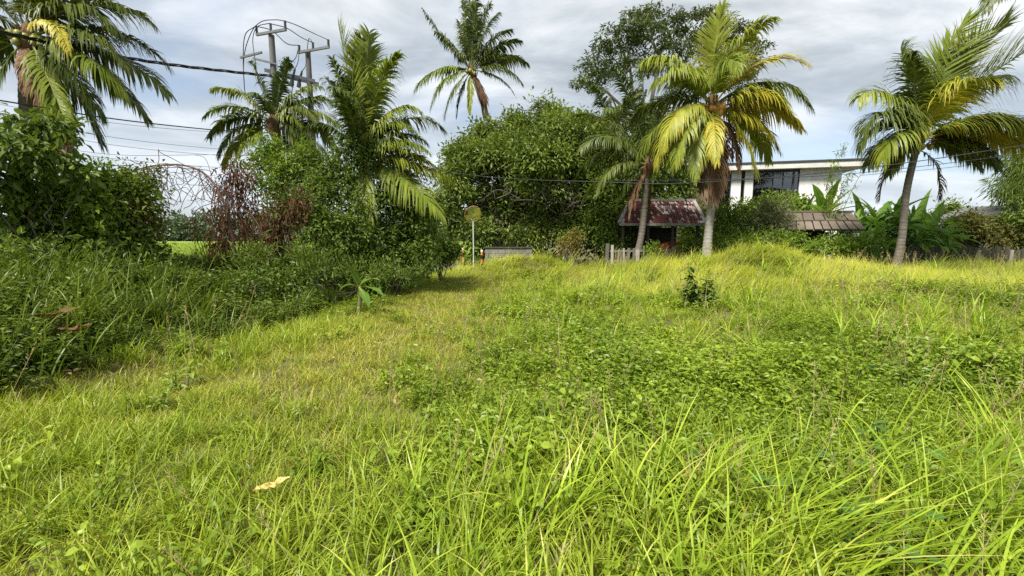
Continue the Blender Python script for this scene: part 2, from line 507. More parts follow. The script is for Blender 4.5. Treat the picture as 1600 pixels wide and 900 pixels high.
M['bananastem'] = solid('banana_stem', (0.16, 0.19, 0.06), (0.09, 0.075, 0.035), 4, .7, stretch=(2, 2, .4))
M['orangeleaf'] = leaf_mat('orange_flower_leaf', [(0, (0.06, 0.09, 0.02)), (.5, (0.16, 0.14, 0.03)), (1, (0.45, 0.24, 0.03))], .3, .5, .7, 0, .3, 1.2)
M['farleaf'] = leaf_mat('far_leaf', [(0, (0.055, 0.085, 0.045)), (1, (0.12, 0.16, 0.085))], .2, .6, .6, 0, .4, .08)

G = {}
G['short'] = leaf_mat('short_grass', [(0, (0.10, 0.13, 0.014)), (.35, (0.22, 0.25, 0.024)), (.75, (0.38, 0.38, 0.05)), (1, (0.54, 0.46, 0.14))], .34, .5, .65, .15, .2, .45)
G['med'] = leaf_mat('meadow_grass', [(0, (0.085, 0.135, 0.011)), (.45, (0.20, 0.27, 0.02)), (.85, (0.34, 0.405, 0.038)), (1, (0.50, 0.43, 0.12))], .36, .42, .5, .2, .3, .5)
G['tall'] = leaf_mat('tall_grass', [(0, (0.11, 0.19, 0.015)), (.5, (0.26, 0.37, 0.028)), (.88, (0.41, 0.50, 0.052)), (1, (0.56, 0.47, 0.17))], .38, .36, .6, .2, .2, .5)
G['swept'] = leaf_mat('long_yellow_grass', [(0, (0.13, 0.18, 0.016)), (.45, (0.28, 0.32, 0.028)), (.85, (0.43, 0.42, 0.055)), (1, (0.56, 0.46, 0.15))], .36, .45, .4, .2, .4, .35)
G['weed'] = leaf_mat('broadleaf_weed', [(0, (0.062, 0.112, 0.011)), (.45, (0.16, 0.235, 0.02)), (.85, (0.295, 0.38, 0.034)), (1, (0.44, 0.44, 0.08))], .36, .40, .4, .25, .35, .6)
G['bank'] = leaf_mat('bank_weed', [(0, (0.045, 0.078, 0.011)), (.5, (0.095, 0.142, 0.018)), (.88, (0.20, 0.25, 0.034)), (1, (0.40, 0.35, 0.13))], .32, .42, .5, .25, .25, .7)  # greens darkened to carry the hedge's shade over the bank
G['bigleaf'] = leaf_mat('dark_round_leaf', [(0, (0.045, 0.10, 0.022)), (.6, (0.085, 0.17, 0.03)), (1, (0.20, 0.33, 0.04))], .34, .35, .6, .3, .1, .6)
G['straw'] = leaf_mat('dry_straw', [(0, (0.20, 0.15, 0.06)), (1, (0.46, 0.40, 0.19))], .2, .7, .6, .3, .1, .6)
G['ricegrass'] = leaf_mat('rice_blade', [(0, (0.16, 0.26, 0.03)), (1, (0.34, 0.40, 0.07))], .34, .5, .5, .3, .2, .1)

# ------------------------------------------------------------------ the setting
def axis(fine0, fine1, step, far0, far1):
    a = list(np.arange(fine0, fine1 + 1e-6, step))
    d, x = step, fine1
    while x < far1:
        d *= 1.5; x += d; a.append(x)
    d, x = step, fine0
    while x > far0:
        d *= 1.5; x -= d; a.insert(0, x)
    return np.array(a)


gx, gy = axis(-14, 28, .22, -1500, 1500), axis(-3, 21.5, .22, -300, 2200)
X, Yg = np.meshgrid(gx, gy, indexing='ij')
Z = hgt(X, Yg)
mb = MB()
i, j = np.meshgrid(np.arange(len(gx) - 1), np.arange(len(gy) - 1), indexing='ij')
ny = len(gy)
mb.add(np.stack([X, Yg, Z], -1).reshape(-1, 3), np.stack([i * ny + j, (i + 1) * ny + j, (i + 1) * ny + j + 1, i * ny + j + 1], -1).reshape(-1, 4))
tag(mb.build('ground', M['soil'], smooth=True), 'grassy vacant lot ground with low mounds and a bank', kind='structure')


def sheet(name, x0, x1, y0, y1, z, mat, label):
    b = MB()
    b.add([(x0, y0, z), (x1, y0, z), (x1, y1, z), (x0, y1, z)], [[0, 1, 2, 3]])
    return tag(b.build(name, mat), label, kind='structure')


sheet('road', -300, 300, 21.2, 24.2, .012, M['asphalt'], 'narrow asphalt road behind the tall grass')
sheet('rice_field', -160, 4, 27, 150, .02, M['rice'], 'bright green rice field beyond the hedge')
sheet('rice_field', -60, -13.5, 8, 21, .05, M['rice'], 'bright green rice field beside the hedge')


# ------------------------------------------------------------------ buildings
def local(o, ux):
    """frame with origin o, x along ux (horizontal), y to the back, z up"""
    ux = unit(np.array([ux[0], ux[1], 0.0])); uy = np.array([-ux[1], ux[0], 0.0])
    return (lambda x, y, z: np.asarray(o) * [1, 1, 0] + ux * x + uy * y + np.array([0, 0, z])), math.atan2(ux[1], ux[0])


def lbox(mb, fr, rz, x0, x1, y0, y1, z0, z1, rnd=.5, mi=0):
    mb.box(fr((x0 + x1) / 2, (y0 + y1) / 2, (z0 + z1) / 2), (abs(x1 - x0), abs(y1 - y0), abs(z1 - z0)), rz, rnd, mi)


def house():
    R = at(1313, 300, 27.2); L_ = at(1062, 300, 29.4)
    fr, rz = local(L_, R - L_)
    W = np.linalg.norm((R - L_)[:2])
    t = thing('modern_house', 'white two storey house with flat overhanging roof and grey framed window band', 'house', (R[0], R[1], 0))
    k = W / 251.0

    def ux(px):
        q = 0
        for _ in range(8):            # picture column to distance along the facade
            p = fr(q, 0, 4)
            sx = 800 + F * p[0] / (p[1] * CP + (p[2] - EYE) * SP)
            q += (px - sx) * k
        return q
    zt, zw = 5.78, 3.15
    b = MB(); lbox(b, fr, rz, ux(1247), W, 0, .25, 0, 5.86); b.build('wall', M['white'], t)
    b = MB(); lbox(b, fr, rz, ux(1175), ux(1247) - .004, .002, .25, 0, zw); b.build('wall', M['white'], t)
    b = MB(); lbox(b, fr, rz, ux(1162), ux(1175) - .004, -.02, .25, 0, 5.86); b.build('column', M['white'], t)
    b = MB(); lbox(b, fr, rz, ux(1141), ux(1156), -.02, .25, 0, 5.86); b.build('column', M['white'], t)
    b = MB(); lbox(b, fr, rz, 0, ux(1122), .05, .3, 0, 4.9); b.build('wall', M['brownwall'], t)
    b = MB(); lbox(b, fr, rz, 0, W, 6.2, 6.45, 0, 5.8); b.build('wall', M['white'], t)
    b = MB(); lbox(b, fr, rz, W - .25, W - .004, .26, 6.19, 0, 5.82); b.build('wall', M['white'], t)
    b = MB(); lbox(b, fr, rz, 0, .25, .31, 6.19, 0, 5.82); b.build('wall', M['brownwall'], t)
    b = MB(); lbox(b, fr, rz, .26, W - .26, .31, 6.18, 3.0, 3.12); b.build('upper_floor', M['concrete'], t)

    def window(a, c, z0, z1, n):
        w = None
        fb = MB(); s = .055
        lbox(fb, fr, rz, a, c, .06, .14, z1 - s, z1); lbox(fb, fr, rz, a, c, .06, .14, z0, z0 + s)
        for q in range(n + 1):
            xx = a + (c - a) * q / n
            xx = min(max(xx, a + s / 2), c - s / 2)
            lbox(fb, fr, rz, xx - s / 2, xx + s / 2, .058, .142, z0 + s, z1 - s)
        w = fb.build('window', M['frame'], t)
        for q in range(n):
            g = MB()
            lbox(g, fr, rz, a + (c - a) * q / n + s / 2, a + (c - a) * (q + 1) / n - s / 2, .095, .105, z0 + s, z1 - s)
            g.build('pane', M['glass'], w)
        g = MB()
        nn = 40
        xs = np.linspace(a, c, nn)
        V = [fr(x, .34 + .03 * math.sin(q * 1.9), z) for q, x in enumerate(xs) for z in (z0, z1)]
        g.add(V, [[2 * q, 2 * q + 2, 2 * q + 3, 2 * q + 1] for q in range(nn - 1)])
        g.build('sky_toned_curtain', M['sky_tone'], w)
    window(ux(1175), ux(1238), zw, zt, 4)
    window(ux(1238) + .005, ux(1247) - .005, zw, zt, 1)
    window(ux(1156) + .005, ux(1162) - .005, zw, zt, 1)
    window(ux(1122) + .005, ux(1141) - .005, zw, zt, 1)
    b = MB(); lbox(b, fr, rz, ux(1156), ux(1247), -.012, .24, zt + .004, 5.86); b.build('lintel', M['frame'], t)
    rf = MB(); lbox(rf, fr, rz, -1.2, W + 1.25, -.55, 7.3, 5.865, 6.20)
    ro = rf.build('roof', M['fascia'], t)
    b = MB(); lbox(b, fr, rz, -1.25, W + .95, -.60, 7.36, 6.202, 6.31); b.build('roofing', M['rooftop'], ro)


house()


def tiled_shed():
    # hipped roof of small worn tiles on posts
    A, B = at(968, 349, 20.3), at(1103, 349, 20.3)      # front eave
    zr, ze = 3.42, A[2]
    xr0, xr1 = at(985, 316, 22)[0], at(1083, 316, 22)[0]
    t = thing('tiled_shed', 'open shed with rusty red and white worn tile roof behind yellow palm', 'shed', ((A[0] + B[0]) / 2, 21.8, 0))
    rf = MB()
    y0, yr, y1 = 20.3, 22.0, 23.7
    rf.add([(A[0], y0, ze - .06), (B[0], y0, ze - .06), (xr1, yr, zr - .06), (xr0, yr, zr - .06), (A[0], y1, ze - .06), (B[0], y1, ze - .06)],
           [[0, 1, 2, 3], [5, 4, 3, 2]])
    rf.add([(B[0], y0, ze - .06), (B[0], y1, ze - .06), (xr1, yr, zr - .06), (A[0], y1, ze - .06), (A[0], y0, ze - .06), (xr0, yr, zr - .06)], [[0, 1, 2], [3, 4, 5]])
    ro = rf.build('roof', M['darkwood'], t)
    b = MB(); r = np.random.default_rng(3)
    rows, cols = 11, 34
    for side in (0, 1):
        for i in range(rows):
            f0, f1 = i / rows, (i + 1.25) / rows
            ya, yb = (y0 + (yr - y0) * f0, y0 + (yr - y0) * min(f1, 1)) if side == 0 else (y1 + (yr - y1) * f0, y1 + (yr - y1) * min(f1, 1))
            za, zb = ze + (zr - ze) * f0 + .035, ze + (zr - ze) * min(f1, 1) + .01
            xa, xb = A[0] + (xr0 - A[0]) * f0, B[0] + (xr1 - B[0]) * f0
            for j in range(cols):
                w = (xb - xa) / cols
                x = xa + (j + .5) * w
                # one curved pan tile: three facets
                c = r.random() ** 4 * .7 + .9 * max(0, vnoise(x * 1.4, i * .4, 1, 2) - .55) + .22 * (i / rows > .8)
                dz = r.normal(0, .006)
                V = []
                for yy, zz in ((ya, za), (yb, zb)):
                    V += [(x - w * .5, yy, zz - .02 + dz), (x - w * .2, yy, zz + .028 + dz), (x + w * .2, yy, zz + .028 + dz), (x + w * .5, yy, zz - .02 + dz)]
                b.add(V, [[0, 1, 5, 4], [1, 2, 6, 5], [2, 3, 7, 6]], c)
                b.add([V[0], V[1], V[2], V[3]], [[0, 3, 2, 1]], c)
    o = b.build('roof_tiles', M['tile'], ro); o['kind'] = 'stuff'
    b = MB(); b.bar((xr0 - .1, yr, zr + .03), (xr1 + .1, yr, zr + .03), .22, .10); b.build('ridge_cap', M['concrete'], ro)
    for xe, xq in ((A[0], xr0), (B[0], xr1)):
        b = MB(); b.bar((xe, y0 + .02, ze + .05), (xq, yr, zr + .05), .16, .06); b.build('hip_cap', M['concrete'], ro)
    b = MB(); b.bar((A[0], y0 + .02, ze - .05), (B[0], y0 + .02, ze - .05), .06, .12); b.build('eave_board', M['oldwood'], t)
    for x in np.linspace(A[0] + .25, B[0] - .25, 4):
        for y in (20.6, 23.4):
            b = MB(); b.box((x, y, ze / 2 - .05), (.11, .11, ze - .1)); b.build('post', M['darkwood'], t)
    b = MB(); b.box(((A[0] + B[0]) / 2, 23.5, ze / 2 - .06), (B[0] - A[0] - .3, .08, ze - .14)); b.build('back_wall', M['darkwood'], t)
    # red market counter with a pale diagonal brace under the roof
    c = at(1058, 378, 20.9)
    s = thing('red_counter', 'red painted counter with curved top under the rusty tile roof', 'counter', (c[0], 21, 0))
    b = MB()
    prof = [(-1.1, 0), (-1.1, 1.05), (-.7, 1.3), (-.2, 1.42), (.25, 1.3), (.7, .85), (.9, .3), (.9, 0)]
    for yy in (20.8, 21.25):
        b.add([(c[0] + x, yy, z) for x, z in prof] + [(c[0], yy, .4)], [[8, q, q + 1] for q in range(7)])
    for q in range(7):
        (xa, za), (xb, zb) = prof[q], prof[q + 1]
        b.add([(c[0] + xa, 20.8, za), (c[0] + xb, 20.8, zb), (c[0] + xb, 21.25, zb), (c[0] + xa, 21.25, za)], [[0, 1, 2, 3]])
    b.build('body', M['redpaint'], s)
    b = MB(); b.bar((c[0] + .1, 20.72, 1.42), (c[0] + 1.0, 20.72, .55), .07, .14); b.build('brace', M['oldwood'], s)
    b = MB(); b.bar((c[0] - 1.2, 20.74, .82), (c[0] + .6, 20.74, .80), .07, .10); b.build('rail', M['oldwood'], s)


tiled_shed()


def slab_shed():
    y0, yr, y1 = 18.6, 20.0, 21.0
    A, B = at(1216, 359, y0), at(1353, 358, y0)
    P, Q = at(1222, 333, yr), at(1330, 333, yr)
    ze, zr = A[2], P[2]
    t = thing('plank_roofed_hut', 'low hut with brown slab roof in two tiers among banana plants', 'hut', ((A[0] + B[0]) / 2, 19.8, 0))
    b = MB()
    b.add([(A[0], y0, ze - .05), (B[0], y0, ze - .05), (Q[0], yr, zr - .05), (P[0], yr, zr - .05), (A[0], y1, ze), (B[0], y1, ze)], [[0, 1, 2, 3], [5, 4, 3, 2]])
    b.add([(B[0], y0, ze - .05), (B[0], y1, ze), (Q[0], yr, zr - .05), (A[0], y1, ze), (A[0], y0, ze - .05), (P[0], yr, zr - .05)], [[0, 1, 2], [3, 4, 5]])
    ro = b.build('roof', M['darkwood'], t)
    r = np.random.default_rng(8)
    for (f0, f1, n, lift) in ((0, .5, 10, .012), (.46, 1.0, 7, .05)):
        for i in range(n):
            b = MB()

            def pt(u, f, dz):
                xa, xb = A[0] + (P[0] - A[0]) * f, B[0] + (Q[0] - B[0]) * f
                return (xa + (xb - xa) * u, y0 - .05 + (yr - y0 + .05) * f, ze + (zr - ze) * f + dz)
            g = .008
            d = lift + r.normal(0, .006)
            u0, u1 = i / n + g, (i + 1) / n - g
            top = [pt(u0, f0, d + .03), pt(u1, f0, d + .03), pt(u1, f1, d + .01), pt(u0, f1, d + .01)]
            low = [(x, y, z - .03) for x, y, z in top]
            b.add(top + low, [[0, 1, 2, 3], [4, 5, 1, 0], [5, 6, 2, 1], [6, 7, 3, 2], [7, 4, 0, 3]], (.7 if f0 == 0 else .12) + r.normal(0, .14))
            b.build('roof_slab', M['shingle'], ro)
    b = MB(); b.bar((P[0] - .05, yr, zr + .07), (Q[0] + .05, yr, zr + .07), .2, .08); b.build('ridge_cap', M['shingle'], ro)
    for x in np.linspace(A[0] + .3, B[0] - .4, 4):
        b = MB(); b.box((x, y0 + .3, ze / 2 - .05), (.1, .1, ze - .08)); b.build('post', M['oldwood'], t)
    b = MB(); b.box(((A[0] + B[0]) / 2, y1 - .2, ze / 2 - .06), (B[0] - A[0] - .4, .08, ze + .16)); b.build('back_wall', M['darkwood'], t)
    c = at(1338, 367, 18.45)
    s = thing('small_sign', 'small blank white board on a post beside the slab roofed hut', 'sign', (c[0], c[1], 0))
    b = MB(); b.box(c, (.26, .02, .14)); b.build('board', M['whitepaint'], s)
    b = MB(); b.bar((c[0], c[1] + .03, 0), (c[0], c[1] + .03, c[2] + .05), .03, .03); b.build('post', M['oldwood'], s)


slab_shed()


def right_houses():
    c = at(1460, 372, 24)
    t = thing('small_outhouse', 'little outhouse with blue grey sloping metal roof behind mossy fence', 'outhouse', (c[0], 24.5, 0))
    b = MB(); b.box((c[0], 24.9, .75), (1.5, 1.2, 1.5)); b.build('wall', M['darkwood'], t)
    b = MB(); b.bar((c[0] - 1.1, 24.2, 1.35), (c[0] + .55, 24.9, 2.05), 1.7, .06); b.build('roof', M['bluemetal'], t)
    b = MB(); b.bar((c[0] + .2, 24.25, 2.25), (c[0] + 1.0, 24.6, 1.75), .9, .05); b.build('roof', M['bluemetal'], t)
    c = at(1575, 330, 21)
    t = thing('grey_roofed_house', 'grey gable roofed house at right edge half hidden by trees', 'house', (c[0] + 1.5, 22.5, 0))
    b = MB(); b.box((c[0] + 2.0, 22.8, 1.3), (5.2, 3, 2.6)); b.build('wall', M['block'], t)
    zr = 3.25
    b = MB()
    x0, x1 = c[0] - 1.6, c[0] + 5.0
    xm = (x0 + x1) / 2
    for y in (20.9, 24.7):
        pass
    V = [(x0, 20.9, 2.05), (xm, 20.9, zr), (x1, 20.9, 2.05), (x0, 24.7, 2.05), (xm, 24.7, zr), (x1, 24.7, 2.05)]
    V += [(x, y, z - .1) for x, y, z in V]
    b.add(V, [[0, 1, 4, 3], [1, 2, 5, 4], [9, 10, 7, 6], [10, 11, 8, 7], [6, 7, 1, 0], [7, 8, 2, 1], [3, 4, 10, 9], [4, 5, 11, 10], [6, 0, 3, 9], [8, 11, 5, 2]])
    b.build('roof', M['greyroof'], t)
    b = MB(); b.add([(x0 + .5, 21.3, 2.0), (x1 - .5, 21.3, 2.0), (xm, 21.3, zr - .2)], [[0, 1, 2]]); b.build('gable', M['block'], t)


right_houses()


def walls_and_fences():
    # low block wall
    a, b_ = at(758, 380, 20.6), at(832, 380, 20.6)
    t = thing('block_wall', 'low grey concrete block wall behind the grass mound', 'wall', ((a[0] + b_[0]) / 2, 20.6, 0))
    n = 7; w = (b_[0] - a[0]) / n; r = np.random.default_rng(2)
    m = MB(); m.box(((a[0] + b_[0]) / 2, 20.6, .53), (b_[0] - a[0], .10, 1.06)); m.build('mortar', M['mortar'], t)
    for row in range(5):
        for k in range(n + (row % 2)):
            x0 = a[0] + (k - .5 * (row % 2)) * w
            x1 = min(x0 + w - .015, b_[0]); x0 = max(x0, a[0])
            if x1 - x0 < .05:
                continue
            m = MB(); m.box(((x0 + x1) / 2, 20.6 + r.normal(0, .003), .02 + row * .2 + .095), (x1 - x0, .15, .185), rnd=r.random())
            m.build('block', M['block'], t)
    m = MB(); m.box(((a[0] + b_[0]) / 2, 20.6, 1.09), (b_[0] - a[0] + .1, .22, .06)); m.build('coping', M['darkwood'], t)
    # wooden picket fence, uneven
    t = thing('picket_fence', 'ramshackle grey wooden picket fence in front of the tiled shed', 'fence', (at(1010, 390, 19.6)[0], 19.6, 0))
    r = np.random.default_rng(4)
    xa, xb = at(948, 390, 19.6)[0], at(1068, 390, 19.6)[0]
    x = xa
    while x < xb:
        h = r.uniform(.85, 1.32); wd = r.choice([.06, .09, .12, .16])
        m = MB(); m.bar((x, 19.6 + r.normal(0, .03), 0), (x + r.normal(0, .04), 19.6 + r.normal(0, .03), h), wd, .03, rnd=r.choice([.05, .3, .9, .5]), up=(0, 1, 0))
        m.build('picket', M['oldwood'], t)
        x += wd + r.uniform(.04, .16)
    for z in (.5, .95):
        m = MB(); m.bar((xa, 19.66, z), (xb, 19.66, z + .02), .03, .06); m.build('rail', M['oldwood'], t)
    # dark board fence on the right
    t = thing('board_fence', 'dark mossy board fence below the right palm and bushes', 'fence', (at(1490, 395, 18.6)[0], 18.6, 0))
    xa, xb = at(1405, 390, 18.7)[0], at(1612, 390, 18.7)[0]
    x = xa
    while x < xb:
        wd = r.uniform(.13, .22); h = r.uniform(1.02, 1.22)
        m = MB(); m.bar((x, 18.7 + r.normal(0, .012), 0), (x + r.normal(0, .01), 18.7 + r.normal(0, .012), h), wd, .025, rnd=r.random(), up=(0, 1, 0))
        m.build('board', M['darkwood'] if r.random() < .96 else M['oldwood'], t)
        x += wd + r.uniform(.004, .03)
    for z in (.4, .9):
        m = MB(); m.bar((xa, 18.76, z), (xb, 18.76, z), .04, .08); m.build('rail', M['darkwood'], t)


walls_and_fences()


# ------------------------------------------------------------------ power poles, transformer, cables
def spline(P, n=12):
    P = np.asarray(P, float)
    Q = np.vstack([2 * P[0] - P[1], P, 2 * P[-1] - P[-2]])
    out = []
    for i in range(len(P) - 1):
        p0, p1, p2, p3 = Q[i:i + 4]
        for t in np.linspace(0, 1, n, endpoint=False):
            out.append(.5 * (2 * p1 + (p2 - p0) * t + (2 * p0 - 5 * p1 + 4 * p2 - p3) * t * t + (3 * p1 - p0 - 3 * p2 + p3) * t ** 3))
    out.append(P[-1])
    return np.array(out)


def insulator(p, h, parent):
    b = MB()
    zz = np.linspace(0, h, 13)
    b.tube([(p[0], p[1], p[2] + z) for z in zz], [.028 if q % 2 else .062 for q in range(13)], 10)
    return b.build('insulator', M['insul'], parent, True)


def arm(parent, a, b_, w=.09, h=.10):
    m = MB(); m.bar(a, b_, w, h)
    return m.build('crossarm', M['steel'], parent)


def power():
    Y1, Y2 = 20.0, 21.2
    p1, p2 = at(424, 55, Y1), at(481, 80, Y2)
    t1 = thing('utility_pole', 'taller concrete utility pole carrying the upper crossarm with three insulators', 'utility pole', (p1[0], Y1, 0), 'poles of the transformer mast')
    b = MB(); b.tube([(p1[0], Y1, 0), (p1[0], Y1, p1[2] / 2), (p1[0], Y1, p1[2])], [.19, .155, .12], 14); b.build('pole', M['pole'], t1, True)
    a, c = at(404, 57, Y1 + .25), at(450, 49, Y1 - .28)
    a[1] -= .16; c[1] -= .16
    ar = arm(t1, a, c)
    tops = []
    for f in (.02, .5, .98):
        q = a + (c - a) * f + [0, 0, .05]
        insulator(q, .30, ar); tops.append(q + [0, 0, .3])
    a2, c2 = at(380, 93, Y1 + .5), at(413, 85, Y1 - .15); a2[1] -= .2; c2[1] -= .2
    ar2 = arm(t1, a2, c2, .07, .08)
    a3, c3 = at(395, 91, Y1 - .35), at(431, 100, Y1 - .1)
    arm(t1, a3, c3, .06, .07)
    t2 = thing('utility_pole', 'shorter concrete utility pole right of the transformer, second of the pair', 'utility pole', (p2[0], Y2, 0), 'poles of the transformer mast')
    b = MB(); b.tube([(p2[0], Y2, 0), (p2[0], Y2, p2[2] / 2), (p2[0], Y2, p2[2])], [.18, .15, .115], 14); b.build('pole', M['pole'], t2, True)
    d, e = at(468, 85, Y2 + .1), at(517, 76, Y2 - .35); d[1] -= .18; e[1] -= .18
    ar4 = arm(t2, d, e)
    tops2 = []
    for f in (.06, .5, .98):
        q = d + (e - d) * f + [0, 0, .05]
        insulator(q, .26, ar4); tops2.append(q + [0, 0, .26])
    # platform, fuses and tank between the poles
    tr = thing('transformer', 'grey transformer with black fuses on steel beams between two utility poles', 'transformer', ((p1[0] + p2[0]) / 2, 20.6, 0))
    za = at(424, 112, Y1)[2]
    for dy in (-.2, .2):
        m = MB(); m.bar((p1[0] - .3, Y1 + dy, za), (p2[0] + .35, Y2 + dy, za - .05), .06, .14); m.build('beam', M['steel'], tr)
    zb = at(450, 236, 20.6)[2]
    for dy in (-.2, .2):
        m = MB(); m.bar((p1[0] - .2, Y1 + dy, zb), (p2[0] + .3, Y2 + dy, zb), .08, .14); m.build('platform_beam', M['steel'], tr)
    fz = []
    for f in (.42, .62, .82):
        q = np.array([p1[0] + (p2[0] - p1[0]) * f, Y1 + (Y2 - Y1) * f - .24, za])
        m = MB(); m.tube([q + [.10, -.05, .28], q + [.02, -.08, 0], q + [-.03, -.1, -.2]], [.04, .055, .04], 8)
        m.tube([q + [-.03, -.1, -.2], q + [-.06, -.12, -.45]], [.075, .10], 8)
        m.build('fuse', M['black'], tr, True); fz.append(q + [.1, -.05, .28])
    c = np.array([(p1[0] * .42 + p2[0] * .58), 20.55, zb + .08])
    m = MB(); m.box(c + [0, 0, .55], (.95, .62, 1.05)); tk = m.build('tank', M['tank'], tr)
    m = MB(); m.box(c + [0, 0, 1.10], (1.05, .72, .07)); m.build('lid', M['tank'], tk)
    for k in range(7):
        m = MB(); m.box(c + [-.42 + k * .14, -.40, .5], (.035, .17, .8)); m.build('cooling_fin', M['tank'], tk)
    for k in range(3):
        q = c + np.array([-.3 + .3 * k, 0, 1.135]); insulator(q, .34, tk)
    m = MB(); m.box((p1[0] - .1, Y1 - .32, at(430, 198, Y1)[2]), (.42, .3, .55)); m.build('switch_box', M['tank'], tr)
    # jumpers
    J = [
        (tops[2], [at(430, 31, 20), at(408, 34, 20), at(392, 52, 20), at(381, 92, 20.3), at(384, 150, 20.2), at(399, 166, 20)]),
        (tops[1], [at(418, 37, 20), at(402, 42, 20), at(395, 60, 20), at(398, 90, 19.8), at(405, 130, 19.8), at(425, 166, 19.75)]),
        (tops[0], [at(396, 43, 20), at(383, 55, 20.3), at(380, 90, 20.4), at(382, 140, 20.4)]),
        (tops[2], [at(465, 40, 20.4), at(490, 52, 20.8), tops2[2]]),
        (tops[1], [at(448, 44, 20.4), at(470, 58, 20.8), tops2[1]]),
        (tops[0], [at(425, 48, 20.4), at(448, 68, 20.8), tops2[0]]),
        (tops2[0], [at(462, 90, 20.9), at(452, 100, 20.7), fz[0]]),
        (tops2[0], [at(466, 95, 20.9), fz[1]]),
        (tops2[1], [at(482, 62, 21), at(478, 100, 20.9), fz[2]]),
        (fz[2] + [-.1, -.1, -.7], [at(471, 160, 20.8), c + [0.3, 0, 1.45]]),
        (fz[1] + [-.1, -.1, -.7], [at(455, 165, 20.6), c + [0, 0, 1.45]]),
    ]
    for s, pts in J:
        m = MB(); m.tube(spline([s] + pts, 8), .018, 6); m.build('jumper_wire', M['black'], tr, True)


power()


def cable(pts, r, label, twist=0, n=14, group=None):
    S = spline(pts, n)
    m = MB()
    if twist:
        for k in range(twist):
            a = np.linspace(0, 40, len(S)) + k * 2 * math.pi / twist
            m.tube(S + np.stack([0 * a, np.cos(a) * r * 1.5, np.sin(a) * r * 1.5], 1), r, 6)
    else:
        m.tube(S, r, 6)
    return tag(m.build('overhead_cable', M['black'], None, True), label, 'cable', group)


cable([at(-260, 6, 10.5), at(0, 50, 13), at(120, 76, 15.2), at(260, 100, 17.2), at(425, 119, 19.8)], .026, 'thick twisted overhead cable bundle crossing the left palm to the pole', 3, 16)
cable([at(-260, 118, 10.5), at(0, 157, 13), at(180, 186, 16), at(345, 204, 18.6), at(430, 208, 19.8)], .022, 'single black cable sagging below the thick twisted bundle')
for k, (ya, yb, yc) in enumerate(((165, 190, 207), (183, 212, 233), (193, 224, 243), (215, 240, 242), (228, 246, 262))):
    cable([at(-100, ya - 20, 36), at(160, yb, 40), at(345, yc, 44), at(500, yc + 8, 46)], .018, 'thin far power line left of the poles, %s of the five faint ones' % ('highest', 'second from top', 'middle', 'second from bottom', 'lowest')[k], group='far power lines')
cable([at(486, 205, 21.1), at(700, 268, 18.6), at(960, 285, 15.6), at(1110, 284, 14.6), at(1340, 264, 13.4), at(1600, 227, 12), at(1850, 185, 11)], .012, 'dark cable rising to the upper right past the house roof')
cable([at(960, 283, 15.9), at(1180, 279, 15.0), at(1345, 270, 14.3), at(1600, 240, 13), at(1850, 205, 12)], .009, 'thinner wire just under the dark cable at right', group='thin wires right')
cable([at(1345, 274, 24), at(1480, 262, 23), at(1600, 247, 22), at(1850, 220, 20)], .010, 'faint wire below the thinner wire at far right', group='thin wires right')


